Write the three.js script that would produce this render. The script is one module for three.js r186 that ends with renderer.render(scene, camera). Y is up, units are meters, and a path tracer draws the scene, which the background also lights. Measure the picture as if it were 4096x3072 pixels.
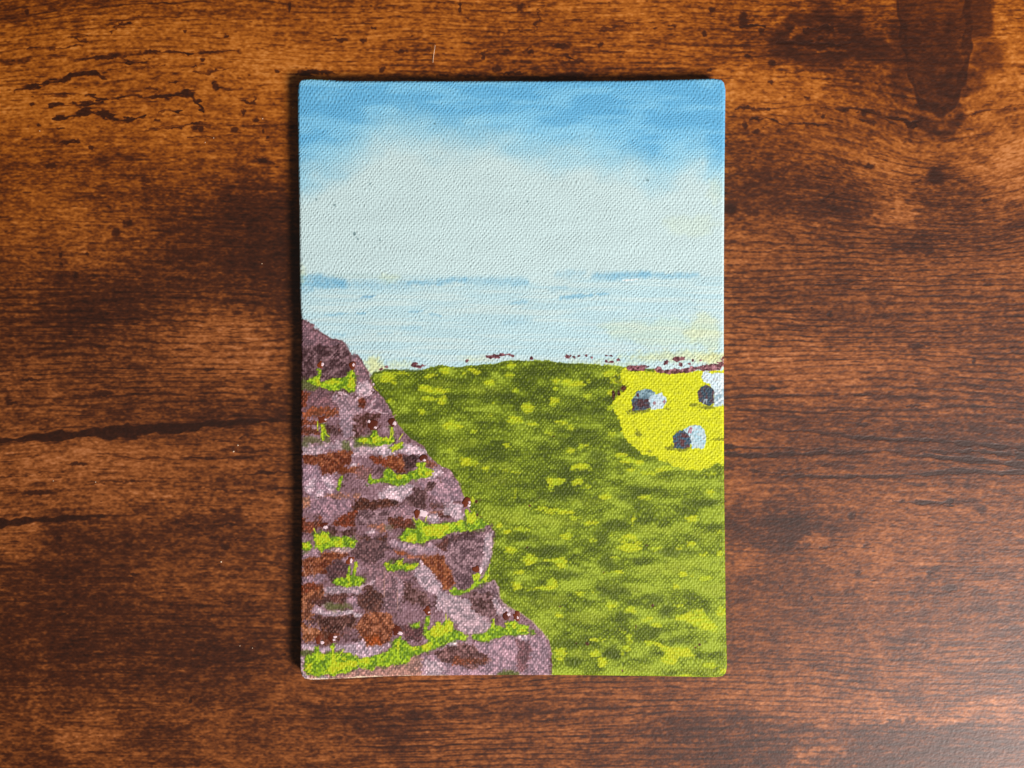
import * as THREE from 'three';
import { mergeGeometries } from 'three/addons/utils/BufferGeometryUtils.js';
import { RectAreaLightUniformsLib } from 'three/addons/lights/RectAreaLightUniformsLib.js';

// ---------------------------------------------------------------- camera, light, exposure
RectAreaLightUniformsLib.init();
const MM = 0.001, UNIT = 0.0744 * MM;              // one unit of the traced drawing = 0.0744 mm (canvas is 127 mm wide)
const THICK = 4.8 * MM;                             // canvas board stands 4.8 mm off the table
const FOV = 40;
const DIST = 3072 * UNIT / 2 / Math.tan(FOV * Math.PI / 360);
const scene = new THREE.Scene();
const camera = new THREE.PerspectiveCamera(FOV, 4 / 3, 0.02, 10);
camera.position.set(0, THICK + DIST, 0);
camera.up.set(0, 0, -1);
camera.lookAt(0, 0, 0);

const renderer = new THREE.WebGLRenderer({ antialias: true });
renderer.toneMapping = THREE.LinearToneMapping;
renderer.toneMappingExposure = 1.06;
renderer.shadowMap.enabled = true;
scene.background = new THREE.Color(0x000000);

function areaLight(name, color, intensity, w, h, pos, target) {
  const l = new THREE.RectAreaLight(color, intensity, w, h);
  l.name = name; l.position.set(...pos); l.lookAt(...target); scene.add(l); return l;
}
const polar = (d, el, az) => [d * Math.cos(el) * Math.cos(az), d * Math.sin(el), d * Math.cos(el) * Math.sin(az)];
const RAD = Math.PI / 180;
areaLight('window_light', 0xffefe9, 57, 0.48, 0.38, polar(1.4, 40 * RAD, 36 * RAD), [0, 0, 0]);   // daylight from the lower right
areaLight('ceiling_fill', 0xffefe2, 0.27, 1.6, 1.6, [-0.1, 1.5, -0.1], [0, 0, 0]);               // added dim fill, standing in for light off an unseen ceiling

// ---------------------------------------------------------------- noise and small tools
const clamp = (x, a = 0, b = 1) => x < a ? a : x > b ? b : x;
const smooth = (a, b, x) => { const t = clamp((x - a) / (b - a)); return t * t * (3 - 2 * t); };
const lerp = (a, b, t) => a + (b - a) * t;
function hash(x, y, s) { let h = Math.imul(x, 374761393) ^ Math.imul(y, 668265263) ^ Math.imul(s, 1274126177); h = Math.imul(h ^ (h >>> 13), 1274126177); h ^= h >>> 16; return (h >>> 0) / 4294967296; }
function noise(x, y, s = 0) {
  const ix = Math.floor(x), iy = Math.floor(y); let fx = x - ix, fy = y - iy; fx = fx * fx * (3 - 2 * fx); fy = fy * fy * (3 - 2 * fy);
  const a = hash(ix, iy, s), b = hash(ix + 1, iy, s), c = hash(ix, iy + 1, s), d = hash(ix + 1, iy + 1, s);
  return a + (b - a) * fx + (c - a + (a - b - c + d) * fx) * fy;
}
function fbm(x, y, s = 0, n = 4) { let v = 0, a = 0.5, t = 0; for (let i = 0; i < n; i++) { v += a * noise(x, y, s + i * 17); t += a; a *= 0.5; x = x * 2.03 + 11.7; y = y * 2.03 + 5.3; } return v / t; }
let seed = 12345; const rnd = () => { seed = (Math.imul(seed, 1664525) + 1013904223) >>> 0; return seed / 4294967296; };
function tex(data, w, h, srgb) {
  const t = new THREE.DataTexture(data, w, h, THREE.RGBAFormat); t.magFilter = THREE.LinearFilter; t.minFilter = THREE.LinearFilter;
  if (srgb) t.colorSpace = THREE.SRGBColorSpace; t.needsUpdate = true; return t;
}
function signedDistance(p, x, y) {                 // positive inside the polygon
  let d = 1e9, inside = false;
  for (let i = 0, j = p.length - 1; i < p.length; j = i++) {
    const ax = p[i][0], ay = p[i][1], bx = p[j][0], by = p[j][1], ex = bx - ax, ey = by - ay, wx = x - ax, wy = y - ay;
    const t = clamp((wx * ex + wy * ey) / (ex * ex + ey * ey || 1)), qx = wx - ex * t, qy = wy - ey * t;
    d = Math.min(d, qx * qx + qy * qy);
    if ((ay > y) !== (by > y) && x < (bx - ax) * (y - ay) / (by - ay) + ax) inside = !inside;
  }
  return inside ? Math.sqrt(d) : -Math.sqrt(d);
}
function lineDistance(p, x, y) {                   // [distance, place along 0..1] to a polyline
  let best = 1e18, at = 0;
  for (let i = 0; i < p.length - 1; i++) {
    const ax = p[i][0], ay = p[i][1], ex = p[i + 1][0] - ax, ey = p[i + 1][1] - ay, wx = x - ax, wy = y - ay;
    const t = clamp((wx * ex + wy * ey) / (ex * ex + ey * ey || 1)), qx = wx - ex * t, qy = wy - ey * t, d = qx * qx + qy * qy;
    if (d < best) { best = d; at = (i + t) / (p.length - 1); }
  }
  return [Math.sqrt(best), at];
}
// frames of traced details: corner and scale, in units of the drawing
const frame = (ox, oy, s) => (...pts) => pts.map(([u, v, ...r]) => [ox + s * u, oy + s * v, ...r.map((q) => q * s)]);

// ---------------------------------------------------------------- wooden table top: printed grain, knots, cracks
const TABLE = { x0: -150, y0: -113, w: 4400, h: 3300, W: 2048, H: 1536 };
function makeWood() {
  const { W, H, x0, y0, w, h } = TABLE, step = w / W;
  const tone = new Float32Array(W * H), dark = new Float32Array(W * H), pit = new Float32Array(W * H), hue = new Float32Array(W * H);
  // stain blotches and broad tone patches: x, y, rx, ry, how much lighter (+) or darker (-)
  const blots = [
    [560, 330, 900, 300, .24], [2000, 120, 900, 190, .17], [3030, 380, 330, 120, .26], [4030, 330, 190, 420, .25], [3650, 620, 330, 110, .12], [3600, 690, 120, 150, .12], [4060, 700, 170, 150, .16],
    [3290, 150, 260, 105, -.08], [500, 2560, 800, 520, -.1], [3500, 2250, 800, 800, -.02], [500, 1250, 700, 330, -.09], [2400, 2950, 1500, 160, -.05], [2950, 150, 170, 120, -.12], [2150, 210, 260, 120, -.13], [2500, 300, 330, 60, -.1],  // broad lower-right blot darkens the wood to offset the brighter light there
    [1040, 830, 190, 120, -.22], [960, 960, 330, 170, -.22], [1100, 1080, 150, 220, -.2], [600, 780, 90, 60, -.12], [500, 1200, 300, 110, -.16], [300, 1350, 160, 100, -.12], [920, 1400, 240, 150, .2], [180, 950, 230, 200, .1], [700, 1570, 200, 60, -.08],
    [150, 1540, 160, 90, .08], [640, 1640, 260, 60, -.1], [950, 1640, 260, 70, -.18], [400, 1870, 620, 110, .2], [700, 2010, 560, 45, .14], [60, 2160, 110, 90, .2], [330, 2200, 330, 110, -.2], [850, 2110, 230, 50, -.22],
    [120, 2520, 230, 260, -.18], [560, 2560, 420, 260, -.12], [350, 2450, 300, 140, -.08], [650, 2330, 200, 80, .1], [130, 2720, 40, 180, .16], [720, 2880, 280, 60, .06], [150, 3000, 130, 90, -.14], [650, 2960, 120, 90, -.14], [950, 2700, 130, 170, -.08], [330, 2930, 160, 90, .14], [800, 3020, 300, 60, .04],
    [1620, 2950, 100, 110, -.22], [1400, 2860, 160, 50, -.1], [2050, 2960, 320, 90, .14], [1230, 2960, 160, 90, .05], [2450, 2820, 260, 70, .06], [2900, 2980, 300, 140, -.22],
    [3150, 760, 330, 90, -.17], [3010, 700, 130, 80, -.1], [3420, 720, 60, 90, -.12], [3760, 690, 110, 60, -.16], [3330, 860, 160, 70, -.2], [3700, 980, 60, 55, -.3], [3380, 990, 300, 70, -.1], [3900, 900, 260, 110, -.1], [2920, 830, 60, 50, -.25], [3580, 830, 70, 50, .2],
    [3200, 1130, 320, 60, -.08], [3350, 1450, 420, 90, .16], [3000, 1420, 160, 80, .1], [3150, 1690, 330, 60, -.1], [3980, 1760, 260, 80, -.12], [2960, 1780, 170, 30, .14], [3700, 1880, 380, 40, -.14], [3000, 1930, 220, 40, .1],
    [3080, 2130, 230, 75, -.34], [3300, 2120, 150, 50, -.14], [2900, 2050, 60, 70, -.12], [3450, 2230, 280, 130, .12], [3150, 2300, 190, 90, -.1], [2960, 2250, 60, 60, .12], [3700, 2100, 300, 110, .06], [3740, 2320, 50, 40, -.2], [3640, 2590, 90, 60, -.22], [3420, 2680, 90, 80, -.18], [3660, 2800, 70, 60, -.24], [3500, 2700, 380, 100, .1], [3700, 2860, 480, 34, .2], [3300, 2890, 330, 22, .12],
    [3700, 2990, 500, 110, -.3], [3280, 3000, 130, 60, .22], [3300, 1010, 240, 34, .06], [3130, 2780, 300, 60, .1],
    [2100, -250, 1500, 160, .1], [200, 3350, 900, 260, -.1], [-300, 1500, 300, 900, .04], [4450, 1600, 280, 900, .03], [3900, 3350, 700, 200, -.14],
  ];
  const dots = [];                                  // small pits: x, y, rx, ry
  const top = frame(0, 0, .6027), mid = frame(1100, 0, .859), knotF = frame(2800, 0, .6028), rightF = frame(2800, 1000, .6028), lowR = frame(2800, 2000, .646), left2 = frame(0, 1000, .6027), left3 = frame(0, 2000, .646);
  dots.push(...top([1620, 745, 15, 20], [1840, 475, 14, 12], [1430, 570, 26, 24], [1560, 860, 30, 18], [1345, 400, 16, 14], [1775, 915, 13, 10], [605, 980, 20, 12], [255, 830, 16, 10], [215, 690, 14, 14], [1330, 860, 20, 20], [1750, 870, 12, 14], [1290, 440, 22, 8], [1230, 205, 14, 12], [1500, 240, 18, 14], [340, 1100, 46, 18], [770, 1540, 30, 34], [850, 1480, 36, 20], [180, 85, 18, 22], [1700, 800, 22, 18], [1920, 50, 9, 34], [85, 400, 16, 10], [1150, 545, 34, 6], [400, 850, 34, 7], [1045, 800, 20, 8]));
  dots.push(...mid([1140, 35, 18, 22], [2180, 90, 22, 36], [2000, 155, 14, 14], [1515, 210, 14, 12], [412, 190, 13, 15], [310, 185, 30, 9], [585, 240, 30, 7], [1035, 320, 20, 15], [970, 265, 8, 12], [500, 325, 14, 15], [460, 130, 13, 6], [1190, 240, 16, 10], [1330, 215, 50, 12], [1390, 290, 60, 10], [1770, 130, 10, 8], [1850, 120, 20, 7], [2035, 45, 18, 12], [1500, 345, 9, 6], [860, 30, 5, 30], [785, 350, 26, 8], [900, 352, 50, 7], [1380, 348, 70, 11], [2020, 325, 16, 9], [1110, 340, 60, 6]));
  dots.push(...knotF([290, 125, 16, 26], [30, 225, 18, 20], [795, 255, 22, 18], [880, 160, 16, 18], [405, 205, 18, 16], [320, 370, 22, 14], [480, 420, 34, 16], [1085, 755, 22, 22], [815, 770, 14, 18], [710, 645, 20, 10], [370, 870, 24, 16], [470, 545, 18, 12], [200, 1385, 40, 36], [1125, 1105, 34, 20], [1560, 1170, 60, 60], [300, 835, 16, 26], [1440, 700, 12, 10], [1900, 1330, 40, 10]));
  dots.push(...rightF([1440, 640, 50, 18], [1310, 1190, 36, 20], [1080, 1160, 50, 14], [1400, 1032, 56, 8], [480, 920, 30, 12], [860, 430, 20, 14], [1820, 740, 14, 20], [740, 380, 10, 10]));
  dots.push(...lowR([940, 105, 26, 20], [980, 450, 20, 16], [1550, 545, 60, 22], [1420, 450, 18, 12], [1240, 990, 22, 12], [1740, 60, 40, 24], [500, 540, 14, 12], [690, 610, 10, 14]));
  dots.push(...left3([1180, 1240, 8, 22], [540, 960, 30, 8], [1400, 290, 30, 20], [600, 190, 24, 8], [830, 460, 26, 10], [360, 240, 20, 18]), ...left2([400, 30, 14, 18], [410, 95, 12, 12], [575, 25, 14, 14], [500, 165, 14, 24], [690, 950, 60, 18], [1780, 900, 30, 16], [200, 860, 60, 10], [1390, 790, 34, 14], [70, 1015, 40, 12], [520, 1420, 70, 12], [250, 1610, 120, 16]));
  const cracks = [];                                // [points, widths from start to end]
  const crack = (f, pts, ...wd) => cracks.push([f(...pts), wd]);
  crack(top, [[80, 615], [170, 572], [300, 552], [390, 548], [470, 505], [640, 490], [690, 520]], 2, 9, 10, 8, 11, 14, 9);
  crack(top, [[320, 642], [440, 625], [540, 620]], 3, 6, 4); crack(top, [[590, 625], [640, 655], [760, 650], [900, 630], [1000, 655], [1110, 645], [1250, 618], [1290, 640], [1325, 690], [1345, 735]], 7, 7, 12, 10, 9, 13, 14, 10, 10, 5);
  crack(top, [[960, 590], [1040, 600]], 5, 8); crack(top, [[375, 795], [480, 765], [590, 742], [730, 765]], 12, 18, 20, 14); crack(top, [[720, 780], [800, 800], [880, 795], [960, 765]], 11, 16, 14, 8);
  crack(top, [[475, 688], [560, 696], [690, 684]], 10, 8, 7); crack(top, [[330, 697], [405, 690]], 8, 10); crack(top, [[1060, 742], [1120, 732], [1190, 752]], 4, 10, 8); crack(top, [[520, 392], [600, 378], [720, 372], [830, 368]], 3, 6, 9, 5); crack(top, [[820, 375], [850, 410], [965, 402]], 4, 7, 7);
  crack(top, [[900, 352], [1100, 346], [1300, 346]], 4, 9, 7); crack(top, [[440, 242], [510, 235], [585, 236]], 6, 4, 6); crack(top, [[510, 250], [540, 272], [590, 278]], 4, 4, 4); crack(top, [[340, 318], [430, 318], [560, 298]], 3, 6, 4); crack(top, [[720, 222], [770, 180], [800, 160], [880, 156]], 3, 5, 5, 7); crack(top, [[1290, 476], [1400, 472], [1515, 464]], 5, 6, 3);
  crack(top, [[1605, 665], [1640, 685], [1700, 688], [1690, 655]], 7, 8, 8, 7); crack(top, [[1235, 826], [1320, 818], [1385, 822]], 5, 8, 5); crack(top, [[1260, 850], [1340, 840], [1430, 846]], 3, 6, 4); crack(top, [[1690, 1055], [1750, 1062], [1830, 1085]], 4, 6, 5); crack(top, [[350, 972], [420, 945], [515, 945]], 4, 9, 7); crack(top, [[1420, 545], [1440, 590], [1540, 604]], 10, 6, 3); crack(top, [[1060, 840], [1220, 832]], 3, 4); crack(top, [[880, 870], [1060, 862], [1200, 850]], 3, 4, 3); crack(top, [[1250, 914], [1420, 908]], 3, 3); crack(top, [[190, 318], [260, 314]], 5, 3);
  crack(top, [[0, 130], [500, 60], [1000, 20], [1400, 8]], 4, 4, 5, 3); crack(top, [[600, 185], [900, 120], [1500, 90]], 2, 3, 3); crack(top, [[500, 490], [800, 450], [1100, 430]], 2, 3, 2); crack(top, [[1600, 830], [1800, 832], [1980, 828]], 3, 4, 3); crack(top, [[1250, 340], [1420, 345], [1600, 342]], 4, 7, 3);
  crack(mid, [[1240, 20], [1225, 60], [1245, 95], [1205, 110], [1220, 155]], 3, 4, 4, 4, 3); crack(mid, [[1480, 142], [1560, 132], [1610, 138]], 3, 5, 3); crack(mid, [[940, 242], [1100, 240]], 4, 4); crack(mid, [[100, 345], [180, 335], [270, 338]], 8, 14, 9); crack(mid, [[1060, 160], [1130, 130], [1220, 155]], 3, 3, 3); crack(mid, [[1160, 250], [1195, 215]], 4, 3); crack(mid, [[1280, 265], [1400, 270], [1440, 290]], 4, 6, 4); crack(mid, [[590, 175], [640, 165]], 3, 4); crack(mid, [[730, 225], [700, 240], [640, 235]], 3, 4, 3); crack(mid, [[1500, 130], [1660, 120]], 4, 4);
  crack(knotF, [[265, 182], [340, 174], [415, 170]], 9, 11, 9); crack(knotF, [[520, 275], [720, 290], [840, 300], [980, 292]], 12, 14, 10, 12); crack(knotF, [[240, 720], [300, 714], [440, 718]], 4, 6, 5); crack(knotF, [[500, 795], [530, 815], [700, 820], [850, 835]], 6, 5, 5, 7); crack(knotF, [[340, 790], [460, 785], [500, 800]], 7, 4, 4); crack(knotF, [[820, 715], [1000, 722], [1200, 755]], 4, 7, 3); crack(knotF, [[1080, 800], [1140, 790], [1160, 820]], 8, 4, 3); crack(knotF, [[1200, 770], [1350, 800], [1420, 830]], 4, 14, 18); crack(knotF, [[260, 100], [280, 150]], 3, 4); crack(knotF, [[700, 200], [860, 180], [900, 205]], 14, 16, 9); crack(knotF, [[560, 490], [700, 470]], 3, 3); crack(knotF, [[360, 720], [780, 700], [1100, 730], [1360, 860]], 2, 3, 4, 3); crack(knotF, [[820, 1330], [880, 1280], [900, 1250]], 6, 5, 3); crack(knotF, [[1680, 790], [1760, 770], [2150, 690]], 5, 3, 3); crack(knotF, [[1400, 1205], [1470, 1200]], 4, 3);
  crack(left2, [[-60, 1280], [0, 1268], [400, 1235], [800, 1202], [1200, 1172], [1600, 1143], [1900, 1125]], 14, 18, 24, 36, 26, 14, 6); crack(left3, [[-80, 152], [0, 145], [140, 132], [300, 120], [550, 106], [850, 95]], 22, 20, 21, 15, 9, 3); crack(left3, [[1130, 162], [1300, 158], [1500, 150]], 4, 6, 4); crack(left3, [[1440, 240], [1600, 238], [1850, 232]], 4, 4, 4); crack(left2, [[750, 1372], [1100, 1386], [1600, 1370], [2000, 1358]], 3, 5, 5, 5); crack(left2, [[560, 1545], [850, 1530], [1000, 1536]], 3, 6, 2); crack(left2, [[1500, 1497], [1750, 1488], [2000, 1474]], 3, 6, 6); crack(left2, [[0, 1500], [200, 1490], [420, 1500]], 2, 3, 2); crack(left2, [[1500, 1332], [1800, 1330]], 3, 3); crack(left2, [[1300, 1580], [1600, 1600], [1990, 1590]], 2, 4, 3); crack(left3, [[1160, 1010], [1500, 990], [1750, 960]], 3, 4, 4); crack(left3, [[1350, 640], [1600, 625]], 3, 3); crack(left2, [[1600, 1230], [1990, 1215]], 3, 4);
  crack(rightF, [[100, 1355], [350, 1358], [700, 1352], [1100, 1340], [1500, 1338]], 13, 13, 11, 8, 4); crack(rightF, [[1300, 1350], [1600, 1380], [2200, 1430]], 4, 12, 13); crack(rightF, [[560, 1500], [900, 1505], [1300, 1500], [1700, 1470], [2200, 1475]], 6, 11, 8, 14, 14); crack(rightF, [[100, 1298], [350, 1306], [700, 1320], [1200, 1330]], 10, 6, 5, 3); crack(rightF, [[160, 1190], [500, 1188], [820, 1212], [1000, 1240], [1300, 1258], [1600, 1262], [2200, 1325]], 5, 4, 5, 9, 8, 8, 10); crack(rightF, [[1500, 1340], [1800, 1330], [2200, 1372]], 4, 9, 12); crack(rightF, [[200, 1060], [800, 1070], [1200, 1060]], 4, 5, 3); crack(rightF, [[160, 985], [400, 970], [1100, 960]], 6, 4, 3); crack(rightF, [[300, 1450], [500, 1475], [900, 1430]], 4, 5, 3); crack(rightF, [[900, 205], [1400, 208]], 4, 3); crack(rightF, [[760, 230], [960, 232]], 6, 5); crack(lowR, [[600, 296], [900, 292], [1060, 294]], 4, 6, 3); crack(lowR, [[1200, 10], [1550, 20]], 6, 16);
  // the big oval knot and its second ring
  const oval = knotF([1300, -80], [1330, 60], [1350, 200], [1370, 340], [1395, 480], [1430, 610], [1500, 705], [1590, 755], [1680, 705], [1735, 580], [1765, 400], [1785, 150], [1760, -80]);
  const ovalLine = oval.slice(), tip = knotF([1470, 800], [1530, 845], [1600, 880], [1680, 840], [1730, 780]);
  const darkKnot = knotF([540, 130], [700, 60], [900, 50], [1070, 110], [1130, 250], [1280, 300], [1290, 350], [1150, 380], [960, 420], [700, 430], [520, 400], [470, 300]);
  const islands = [knotF([640, 180], [715, 175], [730, 230], [600, 262], [590, 230]), knotF([770, 225], [900, 220], [990, 240], [960, 272], [740, 280]), knotF([860, 185], [910, 190], [915, 235], [870, 230]), knotF([620, 318], [1000, 322], [1000, 350], [640, 340])];

  for (let j = 0; j < H; j++) for (let i = 0; i < W; i++) {
    const X = x0 + (i + .5) * step, Y = y0 + (j + .5) * step, k = j * W + i;
    // grain direction: gently bowed, pressed aside under the oval knot
    const gx = Math.exp(-(((X - 3780) / 420) ** 2)), below = smooth(150, 620, Y) * (1 - smooth(620, 1150, Y));
    let yy = Y - 150 * gx * below + 60 * (noise(X / 1500, Y / 900, 3) - .5) + 16 * (noise(X / 330, Y / 160, 5) - .5);
    yy += smooth(1400, 0, X) * smooth(700, 0, Y) * X * .11;
    yy += smooth(2900, 4100, X) * Math.exp(-(((Y - 1780) / 260) ** 2)) * -(X - 2900) * .05;
    yy += smooth(1300, 0, X) * Math.exp(-(((Y - 1900) / 330) ** 2)) * X * .075;
    let t = .46;
    const wx = X + 100 * (noise(X / 120, Y / 90, 11) - .5) + 80 * (noise(X / 34, Y / 26, 12) - .5) + 60 * (noise(X / 13, Y / 9, 15) - .5), wy = Y + 60 * (noise(X / 130, Y / 80, 13) - .5) + 50 * (noise(X / 34, Y / 22, 14) - .5) + 40 * (noise(X / 13, Y / 8, 16) - .5);
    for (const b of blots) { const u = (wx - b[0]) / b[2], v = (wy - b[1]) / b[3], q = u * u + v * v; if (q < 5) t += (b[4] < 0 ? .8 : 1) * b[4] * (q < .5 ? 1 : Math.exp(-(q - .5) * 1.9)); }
    t += (fbm(X / 420, yy / 130, 21, 4) - .5) * .3;                          // broad clouds
    t += (noise(X / 46, Y / 170, 27) - .5) * .08 + (noise(X / 20, Y / 90, 28) - .5) * .05;   // faint upright saw bands
    const streakAmt = .3 + .7 * smooth(.35, .65, noise(X / 500, Y / 260, 31));
    const ln = noise(X / 240, yy / 10.5, 33), ln2 = noise(X / 80, yy / 6.2, 34), brk = noise(X / 55, yy / 9, 35);
    t += (ln - .5) * .2 * streakAmt + (ln2 - .5) * .2;
    t -= .3 * smooth(.64, .82, ln) * streakAmt * (.35 + .8 * brk);            // dark grain lines
    const ruled = Math.max(smooth(2650, 2950, X) * smooth(840, 960, Y) * (1 - smooth(1620, 1760, Y)), smooth(2480, 2650, Y) * smooth(1250, 1700, X), (1 - smooth(1000, 1300, X)) * smooth(1080, 1200, Y) * (1 - smooth(1600, 1700, Y)) * .8, smooth(2300, 2700, X) * (1 - smooth(250, 500, Y)) * .4, (1 - smooth(200, 600, Y)) * .55);
    const rule = Math.sin(2 * Math.PI * (yy / 25 + 2.2 * noise(X / 700, yy / 90, 36) + .35 * noise(X / 45, yy / 30, 37)));
    t -= ruled * (.3 * smooth(.2, .95, rule) * (.3 + brk) - .08);            // evenly ruled growth lines
    const m1 = noise(X / 15 + yy / 40, yy / 7.5, 41), m2 = noise(X / 7.5, Y / 5, 43), m3 = noise(X / 34, yy / 12, 44), m4 = noise(X / 11 - yy / 30, yy / 6.5, 45);
    t += (m1 - .5) * .3 + (m2 - .5) * .18 + (m3 - .5) * .2 + (m4 - .5) * .22;
    let d = 0;
    // knot shapes
    if (X > 3000 && Y < 700) {
      const px = X + 26 * (noise(X / 40, Y / 50, 51) - .5), py = Y + 26 * (noise(X / 40, Y / 40, 52) - .5);
      const s = signedDistance(oval, px, py); d = Math.max(d, .62 * smooth(-10, 14, s) * (.5 + .7 * fbm(X / 40, Y / 90, 53, 3)));
      const lr = lineDistance(ovalLine, px, py)[0]; const rw = 4 + 20 * noise(X / 60, Y / 60, 57); d = Math.max(d, (.55 + .3 * noise(X / 12, Y / 16, 58)) * smooth(rw + 8, rw - 6, lr));
      const lt = lineDistance(tip, px, py)[0]; d = Math.max(d, (.4 + .35 * noise(X / 14, Y / 12, 59)) * smooth(34, 6, lt));
      let s2 = signedDistance(darkKnot, px + 60 * (noise(X / 60, Y / 40, 54) - .5), py + 50 * (noise(X / 70, Y / 40, 55) - .5)), isl = 0;
      for (const p of islands) isl = Math.max(isl, smooth(-5, 7, signedDistance(p, px, py)));
      d = Math.max(d, .66 * smooth(-26, 22, s2) * (.55 + .7 * noise(X / 34, Y / 17, 56)) * (1 - isl));
      const ex = Math.max(smooth(1.2, .7, Math.hypot((px - 3915) / 62, (py - 50) / 130)), smooth(1.3, .6, Math.hypot((px - 3950) / 70, (py - 225) / 70)) * .7, smooth(1.3, .6, Math.hypot((px - 3500) / 110, (py - 205) / 44)), smooth(1.3, .6, Math.hypot((px - 3880) / 60, (py - 330) / 60)) * .6, smooth(1.3, .6, Math.hypot((px - 3600) / 40, (py - 230) / 190)) * .8);
      d = Math.max(d, ex * .6);
    }
    t = .24 + (t > .24 ? t - .24 : (t - .24) * .55);                          // the stain never quite hides the grain
    tone[k] = t; dark[k] = d; hue[k] = smooth(300, 1300, Y + .12 * (X - 2000));
  }
  const near = (x, y, r, f) => {
    const i0 = Math.max(0, Math.floor((x - r - x0) / step)), i1 = Math.min(W - 1, Math.ceil((x + r - x0) / step)), j0 = Math.max(0, Math.floor((y - r - y0) / step)), j1 = Math.min(H - 1, Math.ceil((y + r - y0) / step));
    for (let j = j0; j <= j1; j++) for (let i = i0; i <= i1; i++) f(x0 + (i + .5) * step, y0 + (j + .5) * step, j * W + i);
  };
  for (const [x, y, rx, ry] of dots) near(x, y, Math.max(rx, ry) * 1.8 + 8, (X, Y, k) => {
    const q = Math.hypot((X - x + 10 * (noise(X / 9, Y / 9, 61) - .5)) / rx, (Y - y + 10 * (noise(X / 9, Y / 9, 62) - .5)) / ry), a = smooth(1.35, .6, q);
    dark[k] = Math.max(dark[k], a * .72); pit[k] = Math.max(pit[k], a * .7);
  });
  for (const [p, wd] of cracks) {
    let ax = 1e9, ay = 1e9, bx = -1e9, by = -1e9; for (const [x, y] of p) { ax = Math.min(ax, x); bx = Math.max(bx, x); ay = Math.min(ay, y); by = Math.max(by, y); }
    const jag = bx - ax > 500 ? .4 : 1, r = 50, i0 = Math.max(0, Math.floor((ax - r - x0) / step)), i1 = Math.min(W - 1, Math.ceil((bx + r - x0) / step)), j0 = Math.max(0, Math.floor((ay - r - y0) / step)), j1 = Math.min(H - 1, Math.ceil((by + r - y0) / step));
    for (let j = j0; j <= j1; j++) for (let i = i0; i <= i1; i++) {
      const X = x0 + (i + .5) * step, Y = y0 + (j + .5) * step, k = j * W + i;
      const [d0, at] = lineDistance(p, X + 24 * jag * (noise(X / 20, Y / 9, 71) - .5), Y + 15 * jag * (noise(X / 26, Y / 9, 72) - .5) + 10 * (noise(X / 70, Y / 30, 73) - .5) + 7 * jag * (noise(X / 8, Y / 6, 75) - .5));
      const q = at * (wd.length - 1), n = Math.min(wd.length - 2, Math.floor(q)), ww = lerp(wd[n], wd[n + 1], q - n) * .62 * (.35 + 1.3 * noise(X / 34, Y / 40, 74)) + .5;
      const a = smooth(ww + 4, ww - 2.5, d0) * clamp(.3 + ww / 9 + .5 * (noise(X / 30, Y / 10, 76) - .5)); dark[k] = Math.max(dark[k], a * (.7 + .3 * noise(X / 11, Y / 7, 77))); pit[k] = Math.max(pit[k], a);
    }
  }
  // sparse little pores and pale nicks everywhere
  for (let n = 0; n < 2600; n++) { const x = x0 + rnd() * w, y = y0 + rnd() * h, rx = 5 + rnd() * 26, ry = 2 + rnd() * 2.5, s = .25 + rnd() * .35; near(x, y, rx + 3, (X, Y, k) => { const q = Math.hypot((X - x) / rx, (Y - y) / ry), a = smooth(1.2, .4, q); dark[k] = Math.max(dark[k], a * s); pit[k] = Math.max(pit[k], a * .4); }); }
  for (let n = 0; n < 500; n++) { const x = x0 + rnd() * w, y = y0 + rnd() * h, rx = 4 + rnd() * 16, ry = 2 + rnd() * 2; near(x, y, rx + 3, (X, Y, k) => { tone[k] += .16 * smooth(1.2, .4, Math.hypot((X - x) / rx, (Y - y) / ry)); }); }

  // stain colours from dark to light, orange grain above, redder below
  const ramp = (t, stops) => { t = clamp(t) * (stops.length - 1); const n = Math.min(stops.length - 2, Math.floor(t)), f = t - n; return [0, 1, 2].map((c) => lerp(stops[n][c], stops[n + 1][c], f)); };
  const orange = [[40, 15, 3], [70, 31, 6], [106, 52, 6], [146, 80, 12], [178, 106, 30], [200, 130, 58]], russet = [[38, 16, 6], [64, 30, 11], [96, 51, 19], [130, 74, 30], [160, 98, 50], [186, 124, 78]];
  const color = new Uint8Array(W * H * 4), bump = new Uint8Array(W * H * 4);
  for (let k = 0; k < W * H; k++) {
    const t = tone[k] * (1 - dark[k]), a = ramp(t, orange), b = ramp(t, russet), u = hue[k];
    for (let c = 0; c < 3; c++) color[k * 4 + c] = clamp(lerp(a[c], b[c], u), 0, 255);
    const i = k % W, j = (k - i) / W, X = i * step, Y = j * step;
    const emboss = noise(X / 10 + Y / 23, Y / 6, 81) * .5 + noise(X / 5, Y / 4.5, 82) * .3 + noise(X / 60, Y / 9, 83) * .35;
    bump[k * 4] = bump[k * 4 + 1] = bump[k * 4 + 2] = clamp((.35 + emboss * .4 + .12 * tone[k] - pit[k] * .2) * 255, 0, 255);
    color[k * 4 + 3] = bump[k * 4 + 3] = 255;
  }
  return { color: tex(color, W, H, true), bump: tex(bump, W, H, false) };
}

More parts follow.
